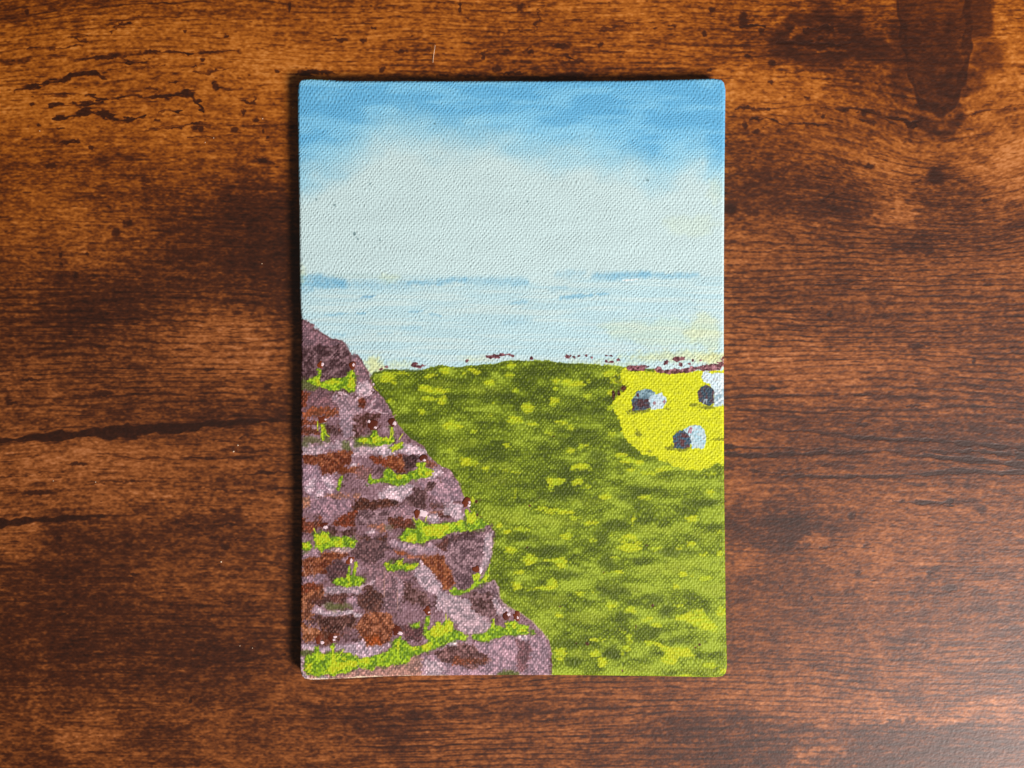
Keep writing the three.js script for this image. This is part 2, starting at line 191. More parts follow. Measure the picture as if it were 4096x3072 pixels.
const wood = makeWood();
for (const t of [wood.color, wood.bump]) { t.wrapS = t.wrapT = THREE.MirroredRepeatWrapping; }
const woodMaterial = new THREE.MeshPhysicalMaterial({ map: wood.color, bumpMap: wood.bump, bumpScale: 0.11 * MM, roughness: 0.45, specularIntensity: 0.95 });
{
  // slab with softened edges, larger than the view; uv in the plane of the boards
  const U = UNIT * (DIST + THICK) / DIST;            // a unit of the drawing on the table plane
  const w = 1.1, d = 0.7, hgt = 0.025, r = 0.003;
  const s = new THREE.Shape(); s.moveTo(-w / 2, -d / 2); s.lineTo(w / 2, -d / 2); s.lineTo(w / 2, d / 2); s.lineTo(-w / 2, d / 2); s.closePath();
  const g = new THREE.ExtrudeGeometry(s, { depth: hgt - 2 * r, bevelEnabled: true, bevelSize: r, bevelThickness: r, bevelSegments: 3 });
  g.rotateX(-Math.PI / 2); g.translate(0, -hgt + r, 0);
  const p = g.attributes.position, uv = g.attributes.uv;
  for (let i = 0; i < p.count; i++) uv.setXY(i, (p.getX(i) / U + 2048 - TABLE.x0) / TABLE.w, ((p.getZ(i) + p.getY(i)) / U + 1536 - TABLE.y0) / TABLE.h);
  const table = new THREE.Mesh(g, woodMaterial); table.name = 'table_top'; table.receiveShadow = table.castShadow = true;
  table.userData = { kind: 'structure', label: 'dark stained wooden table top with cracks and knots', category: 'table' };
  scene.add(table);
}

// ---------------------------------------------------------------- the painting: colour and relief of the canvas
const CANVAS = { x0: 1185, y0: 306, w: 1728, h: 2420, W: 1462, H: 2048 };
function makePainting() {
  const { W, H, x0, y0, w, h } = CANVAS, step = h / H, N = W * H;
  const col = new Float32Array(N * 3), lift = new Float32Array(N), weave = new Float32Array(N), fill = new Float32Array(N);
  for (let j = 0; j < H; j++) for (let i = 0; i < W; i++) {
    const X = x0 + (i + .5) * step, Y = y0 + (j + .5) * step;
    let a = X / 9.15 + 1.3 * (noise(X / 70, Y / 230, 101) - .5) + 1.1 * (noise(X / 30, Y / 46, 102) - .5) + .5 * (noise(X / 13, Y / 17, 109) - .5), b = Y / 11 + 1.3 * (noise(X / 230, Y / 70, 103) - .5) + 1.1 * (noise(X / 46, Y / 30, 104) - .5) + .5 * (noise(X / 17, Y / 13, 110) - .5);
    const ia = Math.floor(a), ib = Math.floor(b), ta = .75 + .5 * hash(ia, 7, 105), tb = .75 + .5 * hash(ib, 9, 106), slub = .15 + 1.3 * noise((X + Y) / 22, (X - Y) / 15, 107);
    const sa = Math.sin(Math.PI * a), sb = Math.sin(Math.PI * b), up = sa * sb;       // over and under, cell by cell
    weave[j * W + i] = clamp(  .42 + .32 * up * slub * (up > 0 ? ta : tb) + .2 * (Math.abs(sa) + Math.abs(sb) - 1.1) + .2 * (noise((X + Y) / 26, (X - Y) / 11, 108) - .5), 0, 1);
  }
  const box = (ax, ay, bx, by, f) => {
    const i0 = Math.max(0, Math.floor((ax - x0) / step)), i1 = Math.min(W - 1, Math.ceil((bx - x0) / step)), j0 = Math.max(0, Math.floor((ay - y0) / step)), j1 = Math.min(H - 1, Math.ceil((by - y0) / step));
    for (let j = j0; j <= j1; j++) for (let i = i0; i <= i1; i++) f(x0 + (i + .5) * step, y0 + (j + .5) * step, j * W + i);
  };
  const put = (k, c, a) => { for (let n = 0; n < 3; n++) col[k * 3 + n] += (c[n] - col[k * 3 + n]) * a; };
  let serial = 200;
  // one patch of paint: polygon p, colour c; soft edge, ragged edge, opacity, dry brush catching only the threads, thickness, second colour worked in
  function patch(p, c, { soft = 3, rough = 10, alpha = 1, dry = 0, thick = 0, mix = null, grain = [16, 9], flat = 0, dust = 0, stretch = 1 } = {}) {
    const s = serial++; let ax = 1e9, ay = 1e9, bx = -1e9, by = -1e9;
    for (const [x, y] of p) { ax = Math.min(ax, x); bx = Math.max(bx, x); ay = Math.min(ay, y); by = Math.max(by, y); }
    const m = soft + rough + 4;
    box(ax - m, ay - m, bx + m, by + m, (X, Y, k) => {
      const P = (X * .8 + Y * .6 * stretch) / stretch, Q = Y * .8 - X * .6 / stretch / stretch, e = rough * ((noise(P / 26, Q / 26, s) - .5) + .7 * (noise(P / 10, Q / 9, s + 1) - .5) + .5 * (noise(P / 4.6 + Q / 9, Q / 4.4, s + 5) - .5) + .4 * (weave[k] - .4));
      const d = signedDistance(p, X, Y) + e; if (d < -soft) return;
      let a = smooth(-soft, soft, d) * alpha;
      if (dry) a *= smooth(dry - .22, dry + .16, weave[k] * .75 + .55 * (noise(X / 18, Y / 14, s + 2) - .2));
      const v = noise(X / grain[0], Y / grain[1], s + 3), q = noise(X / 6, Y / 6, s + 4);
      const cc = mix ? [0, 1, 2].map((n) => lerp(c[n], mix[n], smooth(.3, .75, v * .7 + q * .3))) : c, br = 1 + (v - .5) * .2 + (q - .5) * .16 + (weave[k] - .4) * dust;  // dust: dry brush and painted weave shading, lighter on threads, darker in gaps
      put(k, cc.map((x) => x * br), a); lift[k] += (thick - lift[k] * .3) * a * (thick ? 1 : 0); fill[k] = Math.max(fill[k], flat * a);
    });
  }
  function stroke(p, wd, c, { soft = 2, alpha = 1, thick = 0, rough = 3 } = {}) {
    const s = serial++; let ax = 1e9, ay = 1e9, bx = -1e9, by = -1e9;
    for (const [x, y] of p) { ax = Math.min(ax, x); bx = Math.max(bx, x); ay = Math.min(ay, y); by = Math.max(by, y); }
    const m = wd + soft + rough + 3;
    box(ax - m, ay - m, bx + m, by + m, (X, Y, k) => {
      const [d, at] = lineDistance(p, X + rough * (noise(X / 12, Y / 12, s) - .5) * 2, Y + rough * (noise(X / 12, Y / 12, s + 1) - .5) * 2);
      const a = smooth(wd + soft, wd - soft, d + wd * .5 * Math.abs(at - .5)) * alpha * (.7 + .5 * noise(X / 10, Y / 10, s + 2));
      put(k, c, clamp(a)); lift[k] += thick * clamp(a);
    });
  }
  const blob = (x, y, rx, ry, c, o) => { const n = 14, p = []; for (let q = 0; q < n; q++) { const f = .72 + .5 * rnd(), g = q / n * 2 * Math.PI; p.push([x + Math.cos(g) * rx * f, y + Math.sin(g) * ry * f]); } patch(p, c, o); };
  const A = frame(1180, 1250, .2532), B = frame(1180, 1640, .2532), C = frame(1180, 2040, .2169), D = frame(1180, 2360, .229), E = frame(1560, 1740, .229), F = frame(1560, 2080, .3783), Hf = frame(1560, 2360, .5354), Y8 = frame(2420, 1400, .5252);

  // -- sky and sea
  const edge = [[1180, 700], [1230, 668], [1330, 615], [1430, 560], [1500, 505], [1560, 478], [1640, 478], [1700, 500], [1790, 520], [1900, 515], [2010, 530], [2100, 560], [2230, 560], [2330, 575], [2430, 605], [2520, 610], [2600, 660], [2680, 650], [2760, 610], [2810, 600], [2850, 660], [2920, 690]];
  const edgeAt = (x) => { let n = 0; while (n < edge.length - 2 && edge[n + 1][0] < x) n++; const [ax, ay] = edge[n], [bx, by] = edge[n + 1]; return lerp(ay, by, clamp((x - ax) / (bx - ax))); };
  const blue = [98, 182, 230], blueHi = [130, 204, 240], haze = [156, 214, 236], pale = [193, 227, 232], sea = [180, 222, 233];
  box(x0, y0, x0 + w, 1520, (X, Y, k) => {
    const X2 = X + 60 * (fbm(X / 120, Y / 90, 301, 3) - .5), d = Y - edgeAt(X2) + 70 * (fbm(X / 90, Y / 60, 303, 4) - .5) + 26 * (weave[k] - .45);
    const br = fbm(X / 150, Y / 40, 305, 4), up = smooth(-160, -20, d);
    let c = [0, 1, 2].map((n) => lerp(blue[n], blueHi[n], clamp(up * .35 + smooth(.35, .7, br) * .7)));
    const t1 = smooth(-90, 40, d), t2 = smooth(0, 150 + 50 * (noise(X / 130, Y / 100, 307) - .5), d + 40 * (noise(X / 60, Y / 50, 309) - .5));
    c = c.map((v, n) => lerp(lerp(v, haze[n], t1 * .85), pale[n], t2));
    const s = smooth(1085, 1125, Y + 10 * (noise(X / 200, Y / 30, 311) - .5)), q = fbm(X / 220, Y / 16, 313, 3);
    c = c.map((v, n) => lerp(v, lerp(sea[n], pale[n], smooth(.35, .7, q)), s));
    put(k, c.map((v) => v * (1 + (br - .5) * .05)), 1);
  });
  const streak = (p, wd, a, c = [104, 178, 218]) => stroke(p, wd, c, { soft: wd * .9, alpha: a * .72, rough: 5 });
  streak([[1195, 1112], [1290, 1116], [1370, 1128]], 16, .85); streak([[1195, 1138], [1300, 1140], [1380, 1142]], 14, .8); streak([[1195, 1165], [1250, 1160]], 10, .4); streak([[1350, 1130], [1500, 1142], [1640, 1138]], 14, .45); streak([[1640, 1132], [1740, 1132], [1800, 1122], [1860, 1118]], 11, .75); streak([[1860, 1122], [2000, 1128], [2100, 1120]], 14, .4); streak([[2050, 1140], [2110, 1130]], 9, .4);
  streak([[1330, 1102], [1480, 1104], [1600, 1106]], 8, .35, [150, 186, 182]); streak([[2230, 1098], [2330, 1092]], 16, .3); streak([[2380, 1105], [2500, 1102], [2590, 1098]], 15, .8); streak([[2560, 1098], [2680, 1104], [2790, 1100]], 11, .6); streak([[2480, 1130], [2530, 1132]], 6, .3, [120, 170, 190]); stroke([[2490, 1121], [2550, 1119]], 4, [228, 244, 246], { alpha: .9 });
  streak([[2242, 1192], [2290, 1186], [2370, 1180]], 7, .8); streak([[2385, 1177], [2430, 1175]], 6, .7); streak([[1440, 1192], [1480, 1186], [1500, 1184]], 5, .8, [90, 160, 205]); streak([[1295, 1262], [1340, 1256], [1390, 1254]], 4, .55); streak([[1430, 1254], [1462, 1252]], 4, .7); streak([[1640, 1248], [1690, 1244]], 6, .6); streak([[1716, 1256], [1762, 1262]], 6, .5); streak([[2040, 1212], [2110, 1208]], 6, .45); streak([[1680, 1282], [1688, 1276]], 3, .7, [50, 90, 120]); streak([[1510, 1335], [1570, 1332]], 5, .35); streak([[1330, 1335], [1380, 1338]], 4, .35); streak([[1610, 1312], [1680, 1310]], 10, .25); streak([[2020, 1290], [2120, 1280]], 12, .2); streak([[2200, 1160], [2260, 1150]], 10, .25);
  for (const [x, y, rx, ry, a] of [[2640, 1330, 240, 50, .2], [2820, 1330, 80, 70, .3], [2700, 1425, 190, 22, .5], [2860, 1440, 50, 26, .6], [1500, 1462, 40, 34, .7], [2400, 1455, 120, 12, .4], [1600, 1462, 60, 10, .5], [1560, 1110, 40, 14, .2], [2750, 900, 120, 40, .12], [2860, 760, 30, 50, .12], [1210, 1100, 14, 40, .3], [1900, 1440, 60, 12, .25]]) blob(x, y, rx, ry, [214, 224, 150], { soft: 18, rough: 16, alpha: a });
  for (const [x, y, r] of [[1265, 800, 4], [1340, 820, 5], [1418, 935, 5], [1430, 955, 4], [1740, 495, 4], [2110, 805, 3], [1480, 735, 3], [2590, 720, 3], [2780, 1235, 4], [1520, 960, 3], [1250, 740, 3]]) blob(x, y, r, r * 1.4, [70, 104, 110], { soft: 1.5, rough: 3, alpha: .6 });

  // -- green hill
  const hill = [[1470, 1540], [1483, 1506], [1500, 1490], [1535, 1481], [1572, 1477], [1610, 1482], [1648, 1485], [1690, 1481], [1728, 1466], [1783, 1460], [1800, 1470], [1867, 1462], [1985, 1454], [2028, 1441], [2100, 1442], [2185, 1441], [2210, 1449], [2345, 1456], [2472, 1464], [2520, 1470], [2920, 1500], [2920, 2740], [1180, 2740], [1180, 1540]];
  const gDark = [62, 80, 8], gMid = [100, 122, 14], gLite = [150, 176, 46], gYel = [200, 214, 22];
  box(1440, 1430, x0 + w, y0 + h, (X, Y, k) => {
    const d = signedDistance(hill, X, Y) + 7 * (noise(X / 14, Y / 10, 331) - .5) + 4 * (weave[k] - .5); if (d < -4) return;
    const a = smooth(-3, 3, d), low = smooth(1500, 2650, Y + (X - 2100) * .25);
    const n1 = fbm(X / 95, Y / 34, 333, 4), n2 = fbm(X / 30, Y / 13, 335, 3), n3 = noise(X / 9, Y / 8, 337);
    const t = (n1 - .5) * 1.5 + (n2 - .5) * .8 + (n3 - .5) * .3 + (weave[k] - .4) * .75 + low * .26 + .42;  // weave term paints highlights on the raised threads into the green
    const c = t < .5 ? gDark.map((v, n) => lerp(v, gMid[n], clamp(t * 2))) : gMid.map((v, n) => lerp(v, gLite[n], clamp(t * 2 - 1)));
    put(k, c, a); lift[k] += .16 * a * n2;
  });
  stroke([[1486, 1512], [1500, 1492], [1540, 1482], [1600, 1482], [1690, 1484]], 5, [56, 74, 12], { alpha: .7 }); stroke([[1484, 1516], [1500, 1545], [1530, 1590], [1570, 1650]], 8, gDark, { alpha: .8 }); stroke([[1478, 1520], [1492, 1552], [1510, 1566]], 5, [176, 196, 40], { alpha: .8 });
  const G1 = frame(1450, 1420, .5512), G2 = frame(1900, 1420, .5512), G3 = frame(1900, 1850, .4725), G4 = frame(2400, 1850, .4727), G5 = frame(1900, 2250, .4937), G6 = frame(2400, 2250, .4938);
  const dabs = (c, o, ...lists) => { for (const l of lists) for (const [x, y, rx, ry] of l) blob(x, y, rx, ry, c, o); };
  dabs([62, 80, 12], { soft: 14, rough: 20, alpha: .62 }, G1([200, 215, 90, 28], [330, 600, 90, 60], [700, 310, 160, 22], [330, 470, 70, 30], [480, 690, 90, 40]), G2([680, 635, 110, 16], [430, 440, 130, 26], [150, 290, 150, 26], [760, 560, 90, 24], [1060, 660, 60, 40], [870, 740, 90, 30], [820, 410, 140, 26]), G3([620, 730, 190, 40], [700, 300, 200, 26], [420, 640, 120, 40], [1080, 640, 70, 60]), G4([220, 280, 90, 34], [380, 230, 140, 20], [120, 530, 80, 40], [600, 760, 160, 30], [850, 330, 140, 30], [60, 830, 60, 80], [370, 380, 70, 18]), G5([420, 250, 110, 34], [780, 660, 190, 20], [1050, 200, 60, 60], [800, 800, 60, 30], [760, 100, 120, 34]), G6([110, 240, 120, 50], [400, 570, 130, 40], [680, 640, 150, 24], [540, 400, 44, 60], [100, 730, 60, 60], [560, 900, 90, 24], [460, 300, 90, 40], [230, 440, 70, 36]));
  dabs([150, 170, 44], { soft: 16, rough: 20, alpha: .4 }, G1([560, 210, 160, 26], [900, 250, 120, 30], [700, 640, 120, 30], [960, 800, 160, 30]), G3([200, 150, 160, 50], [700, 500, 220, 50], [960, 330, 140, 30], [250, 450, 140, 60], [640, 640, 160, 20]), G5([560, 320, 180, 60], [500, 560, 160, 60], [900, 440, 180, 60], [860, 740, 90, 30]), G4([500, 170, 180, 30], [500, 560, 240, 30], [900, 620, 120, 60], [700, 860, 200, 40]), G6([500, 60, 200, 40], [200, 200, 180, 24], [850, 870, 150, 40], [900, 220, 110, 60], [320, 870, 140, 40]));
  const yel = { soft: 6, rough: 15, alpha: .88, dry: .16, thick: .3, mix: [158, 184, 28], grain: [22, 6], stretch: 2 };
  dabs(gYel, yel, G1([450, 240, 46, 27], [540, 258, 80, 10], [585, 330, 28, 28], [430, 410, 32, 30], [660, 515, 66, 28], [815, 548, 32, 24], [180, 165, 62, 26], [230, 205, 18, 12], [590, 110, 27, 28], [800, 110, 40, 24], [735, 130, 20, 14], [1080, 75, 30, 20], [1070, 145, 30, 8], [770, 775, 72, 24], [890, 825, 22, 13], [205, 330, 36, 11], [490, 320, 56, 10], [950, 345, 12, 13], [930, 440, 20, 18], [920, 205, 30, 16], [250, 130, 90, 10], [640, 690, 26, 18], [500, 150, 50, 12]),
    G2([720, 200, 80, 27], [590, 190, 36, 16], [590, 245, 20, 9], [575, 330, 30, 26], [380, 380, 33, 26], [290, 475, 50, 20], [120, 205, 26, 20], [290, 260, 16, 10], [620, 485, 50, 13], [690, 525, 22, 14], [540, 565, 30, 9], [690, 690, 32, 26], [812, 660, 16, 11], [770, 663, 8, 9], [780, 815, 64, 20], [1130, 770, 46, 15], [985, 575, 28, 11], [230, 660, 24, 22], [830, 190, 16, 20], [820, 300, 50, 14], [420, 505, 36, 9], [1080, 730, 40, 12]),
    G3([905, 30, 70, 22], [980, 66, 26, 12], [690, 160, 66, 26], [640, 215, 34, 22], [870, 170, 50, 26], [950, 198, 40, 15], [1110, 285, 52, 26], [340, 270, 19, 44], [560, 390, 34, 18], [650, 412, 90, 20], [760, 425, 60, 10], [850, 470, 40, 20], [300, 742, 46, 32], [205, 540, 28, 26], [280, 582, 26, 16], [410, 562, 70, 20], [465, 825, 56, 33], [620, 828, 36, 16], [720, 845, 80, 26], [750, 875, 34, 14], [770, 625, 40, 20], [975, 515, 50, 16], [1000, 665, 30, 16], [240, 60, 46, 20], [330, 82, 40, 12], [90, 52, 26, 14]),
    G4([100, 610, 26, 26], [260, 628, 74, 28], [250, 690, 110, 8], [240, 722, 96, 22], [480, 722, 54, 16], [660, 726, 24, 10], [765, 685, 22, 13], [770, 470, 58, 30], [370, 288, 50, 14], [408, 298, 16, 16], [45, 290, 46, 22], [440, 105, 30, 20], [400, 92, 36, 10], [550, 48, 40, 15], [340, 60, 60, 9], [250, 68, 24, 12], [940, 105, 58, 12], [935, 250, 26, 18], [1000, 590, 26, 18], [1020, 775, 20, 14], [870, 780, 34, 20], [120, 800, 40, 12], [700, 940, 30, 10], [275, 500, 10, 40]),
    G5([355, 188, 48, 24], [620, 175, 44, 30], [480, 212, 80, 10], [590, 205, 50, 10], [700, 735, 44, 36], [690, 785, 24, 14], [970, 735, 36, 26], [1030, 800, 34, 30], [860, 250, 46, 17], [950, 225, 20, 20], [680, 428, 24, 8], [1000, 630, 60, 12], [1090, 350, 24, 22], [350, 85, 40, 16]),
    G6([240, 380, 30, 18], [275, 402, 26, 12], [390, 460, 44, 28], [470, 500, 34, 12], [620, 195, 26, 14], [672, 95, 22, 13], [740, 110, 20, 10], [850, 120, 50, 14], [180, 570, 32, 24], [240, 620, 30, 40], [220, 690, 26, 26], [185, 750, 18, 22], [20, 800, 38, 34], [690, 912, 40, 10], [40, 625, 26, 9], [110, 345, 36, 14], [980, 400, 30, 50], [880, 830, 60, 30], [640, 350, 50, 20], [990, 870, 20, 20], [110, 80, 80, 9]));
  patch(G6([605, 425], [680, 415], [750, 375], [830, 370], [870, 440], [950, 520], [940, 565], [860, 545], [760, 515], [690, 475], [610, 462]), gYel, { ...yel, dry: .16, rough: 10 });
  patch(G6([365, 640], [480, 640], [560, 678], [700, 688], [780, 750], [760, 775], [640, 768], [600, 825], [520, 828], [490, 800], [525, 730], [470, 680], [380, 670]), gYel, { ...yel, dry: .16, rough: 10 });
  dabs([70, 26, 22], { soft: 1.5, rough: 4, alpha: .85 }, G3([462, 368, 9, 8], [545, 300, 5, 5], [440, 720, 5, 5]), G6([428, 350, 9, 11], [770, 688, 9, 11], [805, 665, 7, 9], [182, 875, 6, 9], [290, 520, 7, 18]), G5([910, 660, 17, 13], [690, 358, 10, 6], [820, 655, 7, 9], [115, 85, 8, 8]), G4([395, 700, 14, 9], [30, 930, 5, 10]), E([1500, 1165, 24, 32], [1575, 1135, 10, 12], [1525, 1400, 18, 20], [1580, 1430, 40, 10]), G2([570, 590, 6, 5]));

  // -- yellow field, rocks on its far edge, pale mounds
  patch([[2490, 1474], [2510, 1482], [2640, 1492], [2760, 1488], [2920, 1478], [2920, 1850], [2864, 1860], [2801, 1877], [2727, 1877], [2687, 1857], [2620, 1830], [2566, 1812], [2510, 1770], [2484, 1720], [2480, 1680], [2455, 1650], [2440, 1625], [2452, 1600], [2480, 1570], [2506, 1540], [2470, 1525], [2476, 1500]], [208, 222, 30], { soft: 4, rough: 14, mix: [194, 206, 18], thick: .2 });
  dabs(gYel, { ...yel, dry: .2 }, Y8([60, 240, 50, 22], [30, 330, 30, 26], [60, 440, 40, 24], [40, 180, 50, 20], [180, 850, 60, 16], [260, 860, 30, 12], [460, 905, 60, 14], [800, 940, 60, 10]));
  dabs([96, 106, 22], { soft: 4, rough: 10, alpha: .7, dry: .25 }, Y8([200, 470, 34, 18], [290, 462, 60, 14], [690, 415, 44, 14], [770, 435, 60, 12], [590, 755, 44, 18], [500, 745, 40, 13], [545, 455, 40, 5], [475, 448, 12, 5], [860, 680, 50, 5], [100, 240, 40, 10], [100, 290, 50, 8], [250, 640, 30, 18], [320, 770, 40, 10]));
  const rockA = [88, 46, 54], rockB = [160, 112, 122];
  const rocks = { soft: 1.5, rough: 7, mix: rockB, thick: .7, grain: [10, 8] };
  patch(Y8([165, 135], [190, 115], [250, 118], [310, 118], [300, 155], [240, 162], [180, 158]), rockA, rocks); patch(Y8([365, 145], [400, 122], [430, 130], [440, 160], [520, 140], [600, 140], [640, 125], [720, 125], [780, 110], [850, 105], [905, 85], [910, 115], [870, 150], [800, 155], [700, 155], [620, 178], [480, 182], [390, 175]), rockA, { ...rocks, dry: .12, alpha: .95 });
  dabs(rockA, { ...rocks, mix: [130, 86, 94] }, Y8([330, 128, 20, 10], [465, 95, 18, 18], [550, 72, 34, 20], [590, 66, 16, 8], [575, 108, 14, 14], [670, 80, 12, 10], [728, 77, 14, 9], [870, 95, 24, 8], [890, 75, 10, 8], [45, 90, 34, 14], [30, 44, 26, 9], [105, 75, 13, 8], [10, 82, 10, 8], [640, 105, 10, 8], [520, 110, 8, 6], [900, 60, 6, 8]), A([1450, 863, 28, 22], [1362, 895, 22, 14]), [[1656, 1458, 10, 8], [1690, 1464, 16, 7], [1674, 1466, 9, 5], [1975, 1426, 30, 9], [2012, 1420, 14, 6], [2032, 1418, 12, 6], [2050, 1422, 8, 4], [2276, 1424, 15, 8], [2296, 1427, 9, 5], [2315, 1424, 6, 4], [2368, 1430, 5, 5], [2345, 1422, 4, 3], [1868, 1444, 6, 4], [2126, 1432, 5, 4]]);
  // mound on the left of the field
  patch(Y8([205, 375], [240, 320], [290, 300], [340, 300], [380, 325], [370, 380], [350, 440], [280, 450], [215, 455]), [96, 132, 150], { soft: 2, rough: 7, mix: [126, 160, 172], thick: .3 }); patch(Y8([205, 380], [250, 370], [340, 375], [352, 440], [300, 455], [210, 458]), [78, 48, 54], { soft: 3, rough: 8, mix: [58, 88, 106], thick: .2 }); patch(Y8([335, 365], [370, 335], [430, 328], [462, 360], [465, 400], [440, 440], [360, 448], [340, 400]), [206, 232, 242], { soft: 2, rough: 7, mix: [160, 198, 214], thick: .7 }); dabs([140, 90, 98], { soft: 2, rough: 4, alpha: .8 }, Y8([375, 402, 10, 10], [450, 395, 8, 12])); blob(...Y8([248, 340, 9, 17])[0], [70, 36, 40], { soft: 2, rough: 4 });
  // mound at the right edge
  patch(Y8([725, 205], [760, 160], [790, 178], [920, 175], [920, 320], [830, 320], [800, 270], [745, 240]), [214, 238, 246], { soft: 2, rough: 7, mix: [190, 220, 232], thick: .8 }); patch(Y8([815, 310], [920, 290], [920, 420], [830, 428]), [152, 192, 210], { soft: 4, rough: 7, mix: [186, 208, 216] }); patch(Y8([708, 330], [725, 285], [760, 265], [800, 275], [828, 310], [830, 400], [800, 425], [760, 420], [712, 395]), [54, 84, 102], { soft: 2, rough: 6, mix: [80, 58, 64], thick: .2, grain: [9, 9] }); stroke(Y8([750, 405], [752, 380], [770, 375], [772, 400]), 3, [150, 178, 190]);
  // mound in front
  patch(Y8([590, 605], [640, 578], [720, 575], [762, 610], [770, 690], [745, 745], [660, 755], [640, 700]), [198, 228, 238], { soft: 2, rough: 7, mix: [150, 194, 210], thick: .6 }); patch(Y8([518, 650], [545, 625], [600, 615], [640, 645], [660, 690], [650, 745], [590, 752], [522, 745]), [60, 98, 122], { soft: 2, rough: 7, mix: [84, 50, 54], thick: .3, grain: [10, 9] }); stroke(Y8([640, 625], [648, 597], [662, 600], [655, 630]), 4, [176, 120, 134], { thick: .5 });
  // three small figures by the path
  patch(Y8([58, 312], [68, 310], [74, 350], [66, 385], [60, 380]), [64, 28, 20], { soft: 1.5, rough: 5 }); patch(Y8([94, 335], [106, 305], [120, 335], [110, 350], [100, 350]), [60, 24, 18], { soft: 1.5, rough: 5 }); patch(Y8([122, 270], [138, 258], [152, 290], [138, 310], [124, 295]), [86, 44, 26], { soft: 2, rough: 8 });

  // -- cliff
  const cliff = [[1170, 1262], [1198, 1275], [1246, 1298], [1256, 1318], [1286, 1336], [1322, 1354], [1368, 1364], [1380, 1374], [1390, 1398], [1398, 1420], [1432, 1424], [1448, 1444], [1462, 1470], [1476, 1508], [1488, 1546], [1515, 1570], [1540, 1600], [1562, 1640], [1568, 1652], [1591, 1696], [1620, 1730], [1641, 1753], [1694, 1783], [1714, 1819], [1753, 1859], [1800, 1879], [1833, 1932], [1852, 1978], [1868, 2020], [1884, 2045], [1890, 2080], [1934, 2104], [1959, 2099], [1975, 2137], [1966, 2225], [1952, 2262], [1938, 2290], [1950, 2330], [1978, 2320], [1991, 2358], [2001, 2402], [2029, 2428], [2080, 2453], [2130, 2488], [2168, 2529], [2194, 2561], [2206, 2599], [2210, 2740], [1170, 2740]];
  const mauve = [128, 100, 110], mLite = [168, 142, 156], mDark = [70, 46, 46], dBrown = [70, 36, 20], brown = [112, 56, 22], tan = [158, 112, 88], white = [222, 202, 212];
  box(x0, 1250, 2230, y0 + h, (X, Y, k) => {
    const d = signedDistance(cliff, X, Y) + 5 * (noise(X / 13, Y / 12, 401) - .5) + 3 * (weave[k] - .5); if (d < -3) return;
    const a = smooth(-2.5, 2.5, d), t = fbm(X / 60, Y / 40, 403, 4) * .7 + noise(X / 8, Y / 8, 405) * .3;
    put(k, [0, 1, 2].map((n) => t < .5 ? lerp(mDark[n], mauve[n], smooth(.2, .5, t)) : lerp(mauve[n], mLite[n], smooth(.5, .8, t))), a); lift[k] = lerp(lift[k], .25 * t, a);
  });
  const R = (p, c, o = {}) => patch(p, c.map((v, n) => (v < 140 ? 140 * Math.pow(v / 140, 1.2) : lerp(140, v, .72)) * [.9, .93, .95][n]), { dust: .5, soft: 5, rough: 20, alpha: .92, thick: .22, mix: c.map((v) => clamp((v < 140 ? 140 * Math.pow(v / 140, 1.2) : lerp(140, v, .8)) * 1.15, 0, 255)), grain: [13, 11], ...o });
  const dk = (c) => ({ mix: c, rough: 22 });
  R(A([90, 110], [260, 190], [300, 270], [420, 340], [560, 410], [740, 455], [780, 490], [830, 580], [700, 600], [400, 560], [100, 620]), [122, 98, 106]); R(A([90, 560], [400, 520], [760, 520], [850, 660], [840, 1000], [560, 1060], [420, 1090], [200, 1080], [90, 1040]), [80, 54, 58], { mix: [116, 92, 98] });
  R(A([850, 690], [930, 690], [1010, 720], [1070, 800], [1130, 900], [1180, 1060], [1200, 1150], [1000, 1080], [950, 1000], [960, 880], [900, 760]), [130, 106, 114]); R(A([90, 1230], [330, 1220], [600, 1350], [720, 1500], [740, 1660], [90, 1660]), [118, 90, 96]); R(A([600, 1340], [900, 1330], [1000, 1400], [1050, 1520], [1100, 1640], [800, 1640], [720, 1540], [650, 1430]), [150, 126, 134]); R(A([950, 1070], [1100, 1080], [1200, 1150], [1230, 1230], [1320, 1290], [1200, 1320], [1000, 1330], [850, 1320], [650, 1310], [700, 1220], [860, 1260], [960, 1230]), [198, 172, 184]);
  R(A([95, 1240], [250, 1260], [200, 1400], [180, 1500], [95, 1500]), [104, 56, 34]); R(A([180, 1500], [690, 1540], [720, 1600], [500, 1650], [150, 1640]), [124, 74, 46]); R(A([1010, 1350], [1120, 1350], [1130, 1450], [1080, 1520], [1000, 1500]), [92, 44, 22], { rough: 10 }); R(A([1130, 1340], [1320, 1300], [1480, 1490], [1530, 1620], [1200, 1640], [1130, 1540]), [128, 104, 112]);
  for (const p of [A([1110, 1540], [1180, 1500], [1220, 1440], [1290, 1360]), A([1180, 1590], [1240, 1540], [1330, 1520]), A([1280, 1560], [1350, 1580], [1450, 1590]), A([960, 1390], [1060, 1320], [1160, 1290])]) stroke(p, 4, [206, 182, 194], { thick: .6, alpha: .8 });
  R(B([920, 60], [1200, 40], [1310, 80], [1330, 200], [1300, 330], [1150, 340], [1000, 420], [920, 430], [900, 250]), [82, 46, 36], { mix: [112, 82, 86] }); R(B([720, 0], [930, 0], [930, 420], [740, 470], [700, 300]), [156, 132, 142]); R(B([95, 165], [400, 160], [400, 235], [100, 235]), [108, 60, 36]); R(B([110, 290], [350, 290], [360, 365], [105, 365]), [100, 54, 34]); R(B([480, 280], [720, 275], [740, 355], [480, 355]), [84, 52, 46]);
